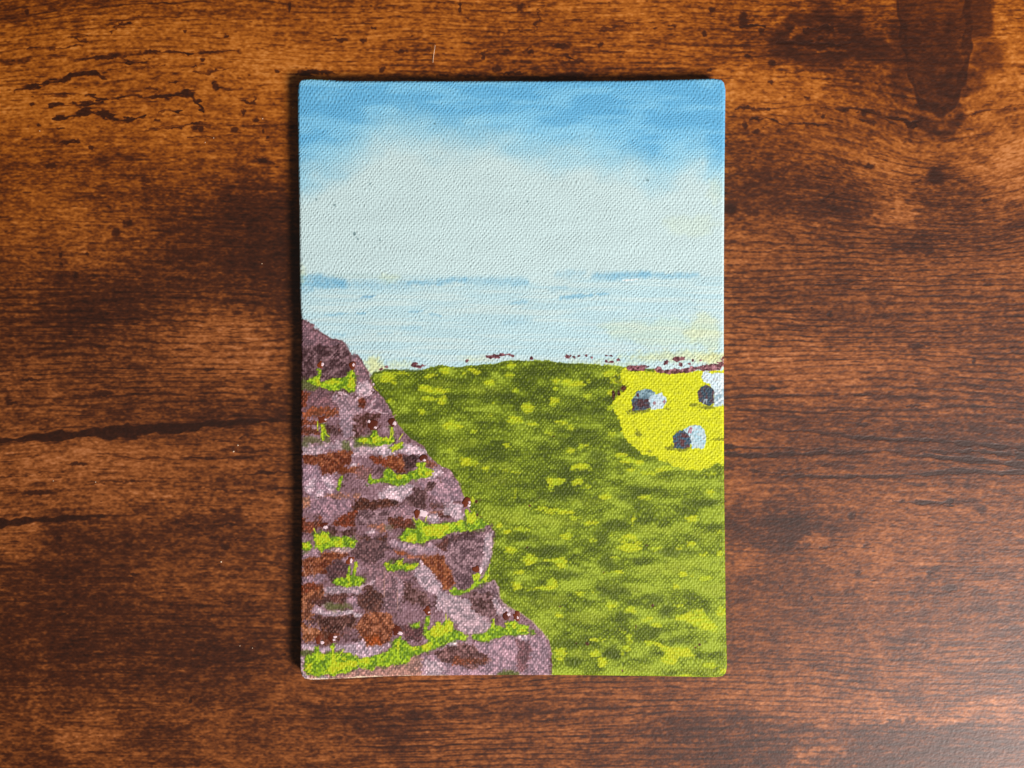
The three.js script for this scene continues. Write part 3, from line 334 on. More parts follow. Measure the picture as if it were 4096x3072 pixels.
  R(B([110, 540], [500, 530], [900, 460], [1000, 540], [1500, 530], [1660, 640], [1560, 740], [1300, 730], [900, 740], [880, 640], [500, 660], [240, 690], [110, 710]), [166, 140, 152]); R(B([1150, 560], [1500, 540], [1560, 680], [1400, 750], [1300, 660], [1120, 620]), [204, 180, 194]); R(B([110, 590], [240, 640], [480, 640], [400, 690], [150, 710]), [188, 162, 174]);
  R(B([110, 720], [500, 685], [880, 665], [880, 860], [800, 900], [1050, 905], [1040, 990], [800, 1010], [430, 1030], [390, 900], [350, 860], [130, 850]), [106, 48, 18], { mix: [134, 78, 46] }); R(B([1200, 755], [1400, 765], [1660, 715], [1660, 960], [1560, 940], [1400, 880], [1250, 800]), [112, 56, 26]); R(B([860, 860], [940, 832], [1030, 852], [960, 890], [880, 886]), [216, 194, 204], { rough: 6, soft: 3 }); R(B([880, 900], [1100, 900], [1200, 1000], [1160, 1100], [1000, 1060]), [132, 98, 96]);
  R(B([110, 880], [370, 870], [430, 1040], [620, 1020], [640, 1300], [470, 1330], [200, 1350], [110, 1200]), [148, 124, 136]); for (const p of [B([180, 1090], [320, 1080], [330, 1200], [250, 1320], [170, 1260]), B([430, 1060], [600, 1030], [610, 1180], [560, 1310], [470, 1220]), B([300, 1270], [440, 1240], [430, 1350], [330, 1360])]) R(p, [196, 170, 184], { dry: .15 });
  R(B([500, 1330], [1000, 1330], [1000, 1385], [500, 1395]), [148, 106, 88], { alpha: .8 }); R(B([95, 1370], [240, 1380], [220, 1500], [110, 1560]), tan, { alpha: .8 }); R(B([240, 1400], [860, 1400], [900, 1560], [840, 1660], [200, 1660]), [140, 116, 126]); R(B([1280, 1300], [1660, 1200], [1660, 1420], [1500, 1400], [1300, 1380]), [190, 166, 178]); R(B([1070, 1410], [1380, 1400], [1540, 1440], [1620, 1500], [1560, 1540], [1400, 1510], [1300, 1570], [900, 1610], [960, 1500]), [72, 36, 22], dk([88, 50, 36]));
  R(C([1050, 20], [1936, 0], [1936, 260], [1700, 250], [1300, 270], [1130, 300], [1150, 150]), [104, 78, 82], { mix: [146, 122, 130] }); R(C([1000, 45], [1130, 35], [1160, 130], [1080, 250], [1050, 310], [800, 310], [650, 275], [760, 185], [960, 95]), [102, 52, 28]); R(C([110, 170], [480, 170], [500, 260], [440, 340], [320, 420], [120, 400]), [108, 62, 42]); R(C([620, 380], [1150, 355], [1130, 460], [900, 480], [680, 460]), [78, 46, 38], dk([100, 70, 68])); R(C([1360, 270], [1650, 250], [1640, 390], [1500, 370]), [150, 100, 76], { alpha: .8 }); R(C([1300, 405], [1480, 345], [1470, 420], [1340, 440]), [188, 164, 174], { rough: 8 });
  R(C([1150, 490], [1690, 490], [1780, 720], [1660, 745], [1640, 880], [1400, 1000], [1100, 900], [1060, 760], [1150, 640]), [88, 64, 66], { mix: [112, 84, 86] }); R(C([1160, 500], [1660, 500], [1640, 550], [1170, 560]), dBrown, { alpha: .7 }); R(C([560, 1060], [860, 880], [960, 1000], [960, 1210], [700, 1240], [500, 1210]), [84, 60, 62]); R(C([120, 905], [500, 805], [700, 785], [980, 825], [860, 885], [700, 965], [560, 1060], [560, 1180], [400, 1180], [150, 1250], [100, 1000]), [102, 48, 20], { mix: [128, 74, 42] }); R(C([660, 745], [860, 665], [1050, 665], [1100, 685], [950, 785], [800, 800]), [186, 154, 154], { rough: 10 }); R(C([110, 760], [420, 740], [480, 790], [300, 850], [110, 890]), [146, 122, 132]);
  R(C([110, 1240], [450, 1185], [580, 1195], [500, 1300], [380, 1360], [120, 1390]), [140, 118, 128], { rough: 12 }); R(C([110, 1400], [350, 1345], [560, 1345], [540, 1440], [500, 1600], [110, 1659]), [104, 54, 28]); R(C([1300, 1000], [1936, 1120], [1936, 1560], [1500, 1500], [1400, 1300]), [128, 104, 110]); R(C([540, 1430], [800, 1405], [1000, 1425], [1330, 1335], [1500, 1265], [1500, 1315], [1380, 1385], [1260, 1465], [1200, 1535], [900, 1560], [520, 1620]), [162, 138, 148], { rough: 12 }); R(C([1290, 1400], [1430, 1400], [1430, 1659], [1250, 1659]), [82, 46, 34], dk([104, 72, 68]));
  R(D([95, 30], [500, 0], [480, 120], [330, 180], [290, 260], [330, 400], [300, 560], [90, 560]), [110, 64, 40], { mix: [150, 98, 66] }); R(D([500, 130], [720, 65], [900, 85], [1080, 75], [1070, 130], [900, 150], [850, 240], [600, 230], [420, 300], [310, 240]), [82, 52, 46]); R(D([900, 125], [1060, 115], [1110, 200], [1130, 330], [1030, 400], [1000, 280], [880, 230]), [142, 120, 130], { rough: 10 }); R(D([350, 440], [700, 470], [1020, 440], [1100, 520], [1000, 700], [800, 760], [480, 720], [420, 600], [330, 560]), [74, 42, 32], dk([96, 64, 56])); R(D([380, 315], [480, 335], [540, 375], [760, 355], [900, 365], [1010, 355], [1060, 410], [880, 430], [700, 460], [480, 440], [340, 400]), [172, 148, 160], { rough: 8 }); R(D([1030, 420], [1160, 430], [1120, 470], [1040, 475]), white, { rough: 6 }); R(D([380, 310], [460, 330], [440, 390], [390, 350]), white, { rough: 6 }); R(D([880, 400], [1000, 355], [980, 400], [920, 415]), white, { rough: 6 });
  R(D([1350, 0], [1834, 0], [1834, 360], [1600, 360], [1420, 260]), [110, 86, 90], { mix: [140, 116, 124] }); R(D([1110, 120], [1300, 20], [1480, 60], [1560, 300], [1400, 380], [1180, 400], [1130, 300]), [78, 48, 42], dk([96, 62, 52])); R(D([1180, 435], [1400, 385], [1700, 445], [1760, 600], [1700, 740], [1640, 880], [1480, 960], [1240, 980], [1210, 900], [1100, 780], [1050, 640]), [110, 58, 28], { mix: [146, 92, 62] }); R(D([1230, 850], [1460, 745], [1480, 940], [1260, 970]), [128, 68, 24]); R(D([95, 600], [420, 640], [560, 740], [560, 820], [330, 880], [110, 870]), [126, 74, 38], { mix: [156, 104, 70] }); R(D([780, 760], [900, 625], [1000, 685], [960, 860], [800, 880]), [116, 88, 90]); R(D([450, 740], [800, 760], [780, 900], [580, 950], [430, 900]), [96, 58, 40]);
  R(D([90, 935], [350, 945], [400, 1010], [560, 985], [760, 965], [1040, 935], [1200, 830], [1230, 900], [1250, 985], [1480, 985], [1680, 905], [1650, 1000], [1500, 1080], [1400, 1150], [1250, 1180], [1000, 1140], [900, 1100], [700, 1060], [480, 1110], [330, 1070], [90, 1060]), [182, 156, 172], { rough: 10 }); R(D([90, 1290], [600, 1480], [1000, 1400], [1400, 1280], [1840, 1280], [1840, 1600], [60, 1640]), [156, 120, 112]); R(D([60, 1090], [150, 1180], [150, 1450], [260, 1520], [600, 1500], [560, 1560], [400, 1640], [40, 1640]), [178, 154, 166]);
  R(E([150, 165], [420, 135], [550, 190], [630, 290], [520, 345], [360, 355], [230, 340], [0, 330], [0, 260], [180, 260], [220, 200]), [198, 174, 188]); R(E([420, 790], [900, 730], [1060, 650], [1230, 920], [1280, 1080], [1250, 1180], [900, 1200], [600, 1000]), [146, 122, 132]); R(E([760, 585], [900, 575], [940, 660], [920, 720], [760, 765], [560, 765], [420, 790], [740, 730]), [192, 168, 182]); R(E([640, 430], [780, 480], [840, 540], [720, 580], [620, 540]), [116, 74, 56], { rough: 12 });
  R(E([0, 375], [240, 355], [260, 640], [180, 660], [80, 600], [0, 540]), [116, 60, 28], { mix: [150, 92, 56] }); R(E([240, 355], [500, 365], [500, 540], [370, 620], [260, 650]), [62, 38, 38], dk([86, 60, 62])); R(E([300, 1045], [520, 985], [700, 835], [860, 795], [900, 830], [640, 960], [600, 1260], [500, 1300], [380, 1270], [300, 1190]), [80, 52, 50], { mix: [104, 78, 80] }); R(E([0, 905], [400, 875], [460, 920], [280, 1060], [300, 1150], [0, 1150]), [194, 170, 182]); R(E([0, 1160], [130, 1190], [100, 1235], [0, 1235]), [58, 32, 24], dk([58, 32, 24])); R(E([0, 1240], [380, 1280], [380, 1420], [0, 1440]), [138, 114, 122]); R(E([0, 1450], [380, 1450], [480, 1620], [300, 1659], [0, 1659]), [90, 50, 34]);
  R(E([680, 1340], [960, 1315], [960, 1352], [700, 1372]), [152, 108, 90], { rough: 6 }); R(E([830, 1370], [1050, 1345], [1050, 1440], [850, 1450]), [80, 46, 38], { rough: 8 }); R(E([700, 1200], [940, 1230], [940, 1290], [680, 1310]), [96, 68, 66]); R(E([640, 1420], [820, 1405], [840, 1530], [760, 1550], [680, 1500]), [190, 168, 180]); R(E([1050, 1205], [1290, 1250], [1280, 1450], [1260, 1520], [1060, 1480], [960, 1380], [950, 1250]), [188, 164, 176]); R(E([1090, 1140], [1240, 1150], [1230, 1200], [1100, 1200]), [92, 62, 62], { rough: 8 });
  R(F([640, 135], [860, 105], [990, 65], [1070, 65], [1098, 150], [1078, 330], [1048, 450], [1000, 560], [940, 620], [880, 690], [740, 740], [690, 690], [680, 560], [610, 420], [590, 330], [610, 200]), [104, 80, 86], { mix: [138, 114, 122] }); R(F([640, 145], [900, 105], [880, 170], [700, 220], [620, 230]), [76, 52, 54], dk([88, 62, 64])); R(F([995, 160], [1085, 130], [1076, 330], [1030, 470], [990, 560], [955, 500], [990, 350]), [170, 148, 158], { rough: 9 }); R(F([520, 230], [610, 190], [610, 330], [540, 330], [470, 280]), [88, 56, 50]);
  R(F([140, 245], [480, 265], [560, 340], [300, 360], [200, 350], [30, 285], [20, 205]), [156, 132, 142]); R(F([320, 392], [580, 372], [600, 450], [660, 540], [680, 660], [640, 720], [560, 748], [520, 640], [450, 540], [380, 480]), [114, 56, 24], { mix: [136, 80, 44], rough: 12 }); R(F([40, 322], [170, 332], [190, 362], [90, 372]), [132, 76, 40], { rough: 8 }); R(F([180, 372], [400, 372], [330, 410], [180, 402]), [140, 94, 74], { rough: 8 }); R(F([240, 545], [330, 435], [440, 545], [530, 700], [560, 760], [700, 800], [860, 860], [860, 952], [500, 952], [460, 800], [320, 680], [260, 620]), [170, 146, 158]); R(F([0, 545], [240, 565], [150, 660], [130, 800], [80, 930], [0, 940]), [120, 96, 102]); R(F([150, 645], [240, 685], [300, 745], [400, 785], [420, 900], [250, 900], [150, 800]), [82, 52, 46], { mix: [112, 84, 84] }); R(F([70, 600], [140, 640], [110, 820], [70, 930], [80, 760]), [150, 126, 134], { alpha: .8 });
  R(F([900, 765], [960, 695], [1100, 645], [1140, 700], [1156, 830], [1210, 885], [1210, 952], [870, 952], [840, 830]), [112, 88, 94], { mix: [150, 128, 136] }); R(F([860, 835], [1000, 765], [1050, 850], [1030, 952], [880, 952]), [78, 48, 44], dk([100, 72, 70]));
  R(Hf([420, 85], [600, 95], [640, 150], [720, 220], [760, 290], [700, 330], [560, 320], [500, 280], [470, 220], [380, 170]), [164, 140, 150]); R(Hf([600, 25], [740, 25], [800, 120], [780, 190], [680, 200], [620, 130]), [84, 56, 54], { mix: [122, 96, 100] }); R(Hf([790, 25], [818, 85], [890, 150], [870, 200], [800, 170], [760, 100]), [164, 142, 152]); R(Hf([180, 485], [340, 475], [480, 375], [640, 395], [720, 395], [900, 345], [1080, 335], [1150, 355], [1190, 430], [1200, 660], [240, 660]), [148, 124, 134]); R(Hf([340, 475], [460, 395], [600, 405], [700, 480], [760, 520], [720, 570], [560, 580], [380, 530]), [88, 58, 54], { mix: [120, 88, 86] }); R(Hf([480, 500], [620, 505], [740, 515], [720, 560], [480, 560]), [110, 66, 46]); R(Hf([430, 395], [500, 365], [500, 410], [450, 420]), white, { rough: 8 }); R(Hf([960, 345], [1020, 345], [1000, 390], [970, 380]), white, { rough: 10 }); R(Hf([960, 385], [1040, 385], [1030, 600], [960, 610]), [108, 80, 84]); R(Hf([0, 585], [180, 485], [240, 520], [230, 660], [0, 665]), [156, 120, 110]); R(Hf([100, 270], [240, 290], [240, 400], [120, 385]), [90, 62, 64]); R(Hf([250, 540], [340, 530], [400, 600], [330, 640], [250, 620]), [178, 154, 164], { dry: .2 });
  stroke(cliff.slice(1, 16), 4, [92, 58, 62], { alpha: .6 }); stroke(cliff.slice(38, 46), 4, [176, 152, 160], { alpha: .6 });
  for (const p of [C([120, 890], [170, 1120], [190, 1240]), C([270, 960], [350, 1250]), D([790, 115], [720, 210]), D([410, 500], [400, 700]), D([240, 510], [250, 760]), D([880, 580], [830, 690]), D([1060, 540], [960, 700]), C([1640, 1100], [1650, 1600]), D([1790, 0], [1790, 330])]) stroke(p, 2.4, [178, 140, 124], { alpha: .6, thick: .5, rough: 2 });

  // -- moss and grass on the ledges
  const moss = [98, 140, 22], mossHi = [196, 206, 26], mossDk = [74, 92, 34];
  const M = (p, o = {}) => { patch(p, mossDk, { soft: 7, rough: 20, alpha: .7 }); patch(p, moss, { soft: 3, rough: 10, mix: [150, 186, 30], thick: .7, grain: [9, 9], flat: .3, ...o }); };
  const bright = (...ps) => { for (const p of ps) patch(p, mossHi, { soft: 3, rough: 14, mix: [160, 190, 30], thick: .6, grain: [8, 8], alpha: .95, dry: .12, flat: .3 }); };
  const smear = (p, a = .6) => patch(p, [82, 94, 42], { soft: 8, rough: 16, alpha: a });
  smear(B([120, 420], [410, 430], [420, 530], [120, 550])); smear(B([470, 350], [570, 360], [540, 480], [470, 480]), .7); smear(B([760, 520], [850, 500], [850, 620], [780, 620]), .75); smear(B([930, 450], [1200, 370], [1300, 560], [1240, 600], [930, 580]), .75); smear(D([480, 300], [600, 240], [1000, 260], [1010, 330], [880, 350], [560, 360]), .75); smear(C([120, 700], [300, 720], [240, 820], [130, 820]), .6); smear(Hf([790, 655], [840, 607], [920, 602], [975, 655]), .95); smear(D([100, 1060], [350, 1060], [330, 1150], [110, 1190]), .8); smear(A([110, 1050], [400, 1080], [400, 1200], [250, 1240], [110, 1200]), .8); smear(C([1640, 280], [1800, 290], [1780, 370], [1660, 360]), .35);
  M(A([180, 1080], [290, 1040], [310, 1000], [370, 980], [360, 900], [410, 910], [415, 1070], [600, 1060], [820, 1030], [850, 950], [900, 900], [950, 1000], [940, 1080], [960, 1150], [940, 1240], [840, 1250], [760, 1190], [680, 1240], [560, 1230], [400, 1180], [250, 1150])); bright(A([250, 1060], [330, 1010], [410, 1060], [400, 1140], [300, 1130]), A([820, 1100], [890, 980], [950, 1090], [940, 1200], [830, 1200]), A([430, 1090], [690, 1070], [700, 1130], [440, 1140]));
  M(B([405, 215], [485, 215], [470, 330], [462, 490], [418, 500], [412, 340])); bright(B([415, 230], [470, 225], [455, 320], [425, 320])); M(B([960, 490], [1040, 430], [1200, 450], [1230, 335], [1290, 345], [1300, 440], [1420, 430], [1490, 440], [1500, 270], [1545, 270], [1540, 400], [1560, 490], [1500, 530], [1400, 540], [1300, 580], [1240, 560], [1150, 530], [1000, 520])); bright(B([970, 490], [1040, 445], [1150, 470], [1060, 510]), B([1210, 430], [1270, 420], [1270, 510], [1210, 520]), B([1310, 470], [1450, 440], [1480, 480], [1330, 510])); M(B([1500, 600], [1580, 540], [1690, 510], [1700, 580], [1650, 620], [1560, 650])); bright(B([1510, 600], [1580, 550], [1700, 520], [1640, 580], [1540, 630])); M(B([650, 1245], [680, 1200], [725, 1040], [745, 1040], [740, 1130], [715, 1260], [680, 1282])); bright(B([660, 1215], [710, 1210], [705, 1275], [660, 1275]));
  M(B([1170, 1100], [1180, 1000], [1200, 1000], [1212, 1095], [1400, 1090], [1430, 940], [1490, 920], [1560, 960], [1659, 1060], [1659, 1180], [1580, 1190], [1400, 1140], [1150, 1160])); M(E([0, 640], [80, 690], [200, 690], [380, 650], [465, 610], [475, 485], [620, 485], [620, 580], [740, 600], [745, 700], [620, 750], [420, 775], [300, 840], [120, 875], [0, 840])); bright(E([470, 485], [540, 505], [560, 700], [480, 690]), E([620, 650], [740, 630], [740, 700], [640, 720]), E([345, 660], [460, 640], [460, 700], [350, 710]), E([150, 710], [210, 700], [200, 750], [140, 750]), E([570, 490], [615, 490], [600, 560], [570, 570]));
  M(F([150, 125], [180, 85], [280, 95], [270, 10], [330, 5], [420, 45], [640, 35], [760, 0], [960, 0], [1050, 40], [980, 90], [880, 100], [780, 120], [640, 130], [560, 180], [430, 212], [340, 247], [240, 238], [130, 222], [80, 190])); bright(F([170, 180], [260, 160], [260, 215], [180, 215]), F([340, 90], [440, 60], [610, 60], [620, 110], [500, 180], [380, 170]), F([680, 20], [760, 10], [740, 80], [690, 60]), F([800, 0], [880, 0], [880, 40], [820, 50])); M(E([1310, 1285], [1360, 1290], [1380, 1400], [1480, 1300], [1530, 1340], [1480, 1450], [1560, 1560], [1480, 1640], [1350, 1600], [1320, 1450])); bright(E([1370, 1440], [1480, 1330], [1490, 1500], [1340, 1560]), E([1410, 1130], [1440, 1080], [1450, 1150], [1430, 1200]));
  M(C([125, 605], [270, 595], [325, 690], [260, 728], [140, 728])); bright(C([140, 620], [250, 610], [240, 710], [160, 710])); M(C([340, 445], [380, 405], [450, 455], [490, 385], [640, 415], [640, 500], [700, 505], [960, 495], [1080, 525], [1135, 580], [1080, 680], [980, 660], [680, 680], [560, 720], [500, 790], [440, 700], [370, 690], [350, 570])); bright(C([355, 450], [440, 465], [620, 430], [620, 540], [560, 640], [440, 650], [380, 560]), C([750, 590], [850, 565], [840, 655], [770, 645]), C([980, 570], [1060, 540], [1080, 610], [1000, 640])); M(C([700, 1335], [760, 1275], [960, 1245], [970, 1100], [985, 1010], [1022, 1010], [1012, 1200], [1060, 1205], [1085, 1080], [1105, 970], [1140, 970], [1122, 1150], [1092, 1235], [1250, 1225], [1308, 1290], [1200, 1388], [1000, 1408], [760, 1385])); bright(C([960, 1230], [1010, 1215], [1040, 1330], [1020, 1400], [970, 1390]), C([1085, 1110], [1115, 1000], [1130, 1010], [1100, 1150])); M(C([1655, 1010], [1740, 945], [1800, 1010], [1880, 950], [1936, 935], [1936, 1085], [1720, 1108])); bright(C([1690, 990], [1750, 955], [1780, 1010], [1700, 1030])); M(F([0, 435], [20, 470], [70, 470], [75, 430], [130, 424], [132, 480], [298, 460], [280, 510], [240, 530], [0, 528])); bright(F([80, 440], [120, 430], [125, 480], [85, 485]), F([190, 480], [290, 462], [270, 505], [120, 520]));
  M(D([150, 1180], [350, 1080], [362, 1000], [408, 992], [402, 1080], [480, 1115], [620, 1085], [632, 960], [688, 952], [680, 1120], [860, 1030], [866, 1060], [780, 1150], [900, 1105], [1020, 1155], [1250, 1195], [1420, 1155], [1620, 1065], [1720, 1005], [1742, 870], [1840, 840], [1840, 1280], [1700, 1290], [1560, 1338], [1420, 1300], [1330, 1388], [1230, 1358], [1100, 1330], [1080, 1370], [950, 1438], [820, 1438], [700, 1488], [420, 1515], [240, 1495], [165, 1440]), { rough: 14 }); bright(D([200, 1290], [290, 1280], [290, 1350], [220, 1370]), D([560, 1400], [640, 1300], [640, 1100], [690, 1110], [700, 1250], [900, 1240], [1080, 1260], [1060, 1340], [800, 1400], [640, 1440]), D([820, 1150], [900, 1130], [900, 1220], [810, 1220]), D([410, 1170], [480, 1140], [480, 1220], [420, 1210]), D([1120, 1190], [1310, 1230], [1300, 1290], [1130, 1260]), D([1480, 1190], [1550, 1170], [1540, 1240], [1490, 1240]), D([1660, 1160], [1800, 1100], [1820, 1230], [1700, 1240]), D([230, 1400], [300, 1390], [280, 1440], [230, 1440]), D([1740, 880], [1834, 860], [1834, 980], [1760, 990]));
  M(Hf([0, 465], [40, 362], [110, 372], [140, 412], [220, 432], [300, 382], [250, 332], [268, 200], [290, 200], [282, 300], [340, 282], [350, 242], [370, 250], [380, 300], [420, 212], [468, 242], [480, 290], [530, 322], [580, 350], [570, 384], [500, 370], [420, 400], [320, 448], [230, 468], [160, 498], [120, 548], [0, 553])); bright(Hf([300, 300], [360, 250], [400, 280], [440, 230], [470, 290], [380, 340], [310, 340]), Hf([240, 420], [310, 400], [300, 450], [240, 460]), Hf([50, 380], [80, 372], [70, 450], [50, 450]), Hf([150, 420], [215, 440], [180, 460])); M(Hf([152, 262], [220, 242], [220, 285], [170, 280])); M(Hf([622, 342], [700, 332], [750, 272], [768, 222], [786, 262], [860, 282], [872, 232], [890, 242], [930, 234], [960, 252], [1038, 272], [1030, 330], [900, 330], [800, 358], [740, 388], [630, 380])); bright(Hf([860, 240], [885, 245], [875, 300], [862, 290]), Hf([920, 240], [945, 245], [940, 290], [925, 280]), Hf([945, 300], [1030, 290], [1030, 318], [950, 318])); M(Hf([1042, 302], [1080, 292], [1088, 328], [1060, 334]));
  M(F([622, 740], [680, 712], [740, 752], [850, 712], [905, 655], [868, 582], [890, 585], [920, 640], [925, 570], [945, 570], [940, 650], [1000, 592], [1048, 462], [1058, 482], [1040, 620], [980, 668], [880, 730], [780, 788], [680, 788], [632, 768])); bright(F([970, 630], [1010, 570], [1050, 590], [1020, 640]), F([910, 580], [940, 575], [930, 640]));
  // blades drawn with the tip of the brush
  const blade = (...p) => stroke(p, 2.4, [186, 210, 40], { thick: .9, alpha: 1, rough: 1.5, soft: 1.6 });
  for (const p of [D([690, 1240], [780, 1140], [850, 1040]), D([640, 1300], [665, 1150], [660, 970]), D([380, 1190], [395, 1080]), D([590, 1390], [690, 1270], [700, 1200]), D([1800, 1080], [1815, 860]), D([860, 1340], [930, 1230]), D([980, 1330], [990, 1240]), E([530, 700], [515, 500]), E([560, 640], [590, 490]), E([400, 1440], [450, 1530]), E([560, 1640], [580, 1560], [500, 1470]), E([620, 1500], [640, 1420]), E([1350, 1560], [1355, 1320]), E([1400, 1560], [1400, 1380]), E([1440, 1080], [1470, 1160]), B([1460, 540], [1510, 400], [1520, 280]), B([1500, 480], [1540, 380], [1540, 290]), B([1640, 470], [1700, 380]), B([1290, 500], [1280, 350]), B([360, 320], [355, 180]), B([460, 350], [540, 420]), B([440, 480], [425, 240]), Hf([430, 290], [440, 210]), Hf([455, 300], [470, 240]), Hf([420, 230], [418, 180]), Hf([775, 290], [775, 215]), F([880, 580], [900, 640]), F([1040, 600], [1052, 470]), C([470, 490], [510, 400]), C([345, 340], [375, 410]), A([905, 920], [890, 1000]), C([490, 780], [460, 690])]) blade(...p);
  patch(B([700, 920], [740, 900], [800, 905], [800, 1000], [740, 1020], [700, 980]), [100, 48, 16], { soft: 3, rough: 8, thick: .3 });

  // -- bare primed cloth along the lower rim, a lit edge painted in, dribbles of paint at the rims
  for (const [a, b, t] of [[[1206, 2721], [1300, 2719], 5], [[1290, 2719], [1420, 2714], 3], [[1380, 2715], [1530, 2709], 6], [[1530, 2709], [1800, 2704], 3], [[1690, 2706], [1800, 2705], 4], [[1900, 2704], [2240, 2704], 2.4]]) stroke([a, [lerp(a[0], b[0], .5), lerp(a[1], b[1], .5)], b], t, [232, 220, 190], { soft: 2, rough: 3, alpha: .95 });
  stroke([[2240, 2706], [2600, 2710], [2900, 2712]], 4, [176, 204, 84], { rough: 3, alpha: .8 });  // lighter green puts the lit lower-right rim into the colour
  stroke([[1228, 314], [1270, 313], [1310, 317]], 4, [128, 132, 30], { alpha: .9 }); stroke([[1640, 320], [1760, 321]], 2.5, [128, 132, 60], { alpha: .7 });
  stroke([[1198, 1330], [1200, 1480], [1204, 1520]], 2.6, [186, 160, 170], { alpha: .8 });

  const color = new Uint8Array(N * 4), bump = new Uint8Array(N * 4);
  for (let k = 0; k < N; k++) {
    const i = k % W, j = (k - i) / W, X = x0 + i * step, Y = y0 + j * step;
    for (let n = 0; n < 3; n++) color[k * 4 + n] = clamp(col[k * 3 + n], 0, 255);
    const brush = noise(X / 13, Y / 9, 501) * .1 + noise(X / 5, Y / 5, 502) * .07, z = .02 + weave[k] * (.8 - .3 * fill[k]) + brush + clamp(lift[k], 0, 1) * .16;
    bump[k * 4] = bump[k * 4 + 1] = bump[k * 4 + 2] = clamp(z * 255, 0, 255); color[k * 4 + 3] = bump[k * 4 + 3] = 255;
  }
  return { color: tex(color, W, H, true), bump: tex(bump, W, H, false) };
}
const paint = makePainting();
const paintMaterial = new THREE.MeshPhysicalMaterial({ map: paint.color, bumpMap: paint.bump, bumpScale: 0.27 * MM, roughness: 0.58, specularIntensity: 0.6 });

// ---------------------------------------------------------------- the canvas board: bowed edges, rounded rims, four corner lumps
const painting = new THREE.Group();
painting.name = 'landscape_painting'; scene.add(painting);
painting.userData = { label: 'small painted canvas of a mossy cliff, green hill and pale sea lying on wooden table', category: 'painting' };
const lx = (px) => (px - 2048) * UNIT, lz = (py) => (py - 1536) * UNIT;
{
  const curve = (...p) => new THREE.CatmullRomCurve3(p.map(([x, y]) => new THREE.Vector3(x, 0, y)), false, 'centripetal');
  const topE = curve([1192, 316], [1215, 312], [1290, 314], [1350, 319], [1600, 320.5], [2050, 320.5], [2500, 319], [2750, 314], [2880, 311.5], [2899, 315]);
  const botE = curve([1204, 2717], [1225, 2721], [1380, 2716], [1550, 2708], [1800, 2704], [2200, 2703], [2600, 2707], [2860, 2711.5], [2890, 2711], [2905, 2706]);
  const lefE = curve([1192, 316], [1189, 350], [1190, 600], [1194, 860], [1196, 1100], [1199, 1230], [1202, 1260], [1200, 1700], [1203, 1900], [1203, 2100], [1200, 2400], [1199, 2690], [1204, 2717]);
  const rigE = curve([2899, 315], [2903.5, 345], [2903, 420], [2900, 700], [2898, 1000], [2898, 1800], [2902, 2200], [2906, 2500], [2909, 2690], [2905, 2706]);
  const along = (e) => { const pts = e.getSpacedPoints(400); return (t) => { const q = clamp(t) * 400, n = Math.min(399, Math.floor(q)); return new THREE.Vector3().lerpVectors(pts[n], pts[n + 1], q - n); }; };
  const T = along(topE), Bo = along(botE), L = along(lefE), Rr = along(rigE);
  const c00 = T(0), c10 = T(1), c01 = Bo(0), c11 = Bo(1);
  const coons = (u, v) => {
    const a = T(u).multiplyScalar(1 - v).addScaledVector(Bo(u), v).addScaledVector(L(v), 1 - u).addScaledVector(Rr(v), u);
    a.addScaledVector(c00, -(1 - u) * (1 - v)).addScaledVector(c10, -u * (1 - v)).addScaledVector(c01, -(1 - u) * v).addScaledVector(c11, -u * v); return a;
  };
  const radius = 13;                                 // rim rounding, in units
  const knots = (len, mid) => { const o = []; for (let i = 0; i <= 7; i++) o.push(radius * (1 - Math.cos(i / 7 * Math.PI / 2)) / len); for (let i = 1; i < mid; i++) o.push(lerp(radius / len, 1 - radius / len, i / mid)); for (let i = 7; i >= 0; i--) o.push(1 - radius * (1 - Math.cos(i / 7 * Math.PI / 2)) / len); return o; };
  const us = knots(1707, 60), vs = knots(2390, 84), pos = [], uvs = [], idx = [];
  const drop = (u, v) => {                            // rounding: depth below the face near the rims, gathered in round corners
    const a = Math.max(0, 1 - Math.min(u, 1 - u) * 1707 / radius), b = Math.max(0, 1 - Math.min(v, 1 - v) * 2390 / radius), q = Math.min(1, Math.hypot(a, b)); return radius * (1 - Math.sqrt(1 - q * q));
  };
  const inset = (u, v) => {                           // corners pulled in a little so that they are round seen from above
    const a = Math.max(0, 1 - Math.min(u, 1 - u) * 1707 / 22), b = Math.max(0, 1 - Math.min(v, 1 - v) * 2390 / 22), k = a * b; return [(u < .5 ? 1 : -1) * k * 7, (v < .5 ? 1 : -1) * k * 7];
  };
  const place = (u, v) => { const p = coons(u, v), [ix, iy] = inset(u, v); p.x += ix; p.z += iy; return p; };
  const put = (px, py, depth, tx, ty) => { pos.push(lx(px), THICK - depth * UNIT, lz(py)); uvs.push((tx - CANVAS.x0) / CANVAS.w, (ty - CANVAS.y0) / CANVAS.h); };
  for (const v of vs) for (const u of us) { const p = place(u, v); const sag = 3.5 * Math.sin(Math.PI * u) * Math.sin(Math.PI * v); put(p.x, p.z, drop(u, v) + sag, p.x, p.z); }
  const nu = us.length, nv = vs.length;
  for (let j = 0; j < nv - 1; j++) for (let i = 0; i < nu - 1; i++) { const a = j * nu + i; idx.push(a, a + nu, a + 1, a + 1, a + nu, a + nu + 1); }
  const face = new THREE.BufferGeometry(); face.setAttribute('position', new THREE.Float32BufferAttribute(pos, 3)); face.setAttribute('uv', new THREE.Float32BufferAttribute(uvs, 2)); face.setIndex(idx); face.computeVertexNormals();
  // sides: the cloth folds over the rim and runs down to the table; the picture is carried over the fold
  const ring = []; for (const u of us) ring.push([u, 0]); for (const v of vs.slice(1)) ring.push([1, v]); for (const u of us.slice(0, -1).reverse()) ring.push([u, 1]); for (const v of vs.slice(1, -1).reverse()) ring.push([0, v]); ring.push([0, 0]);
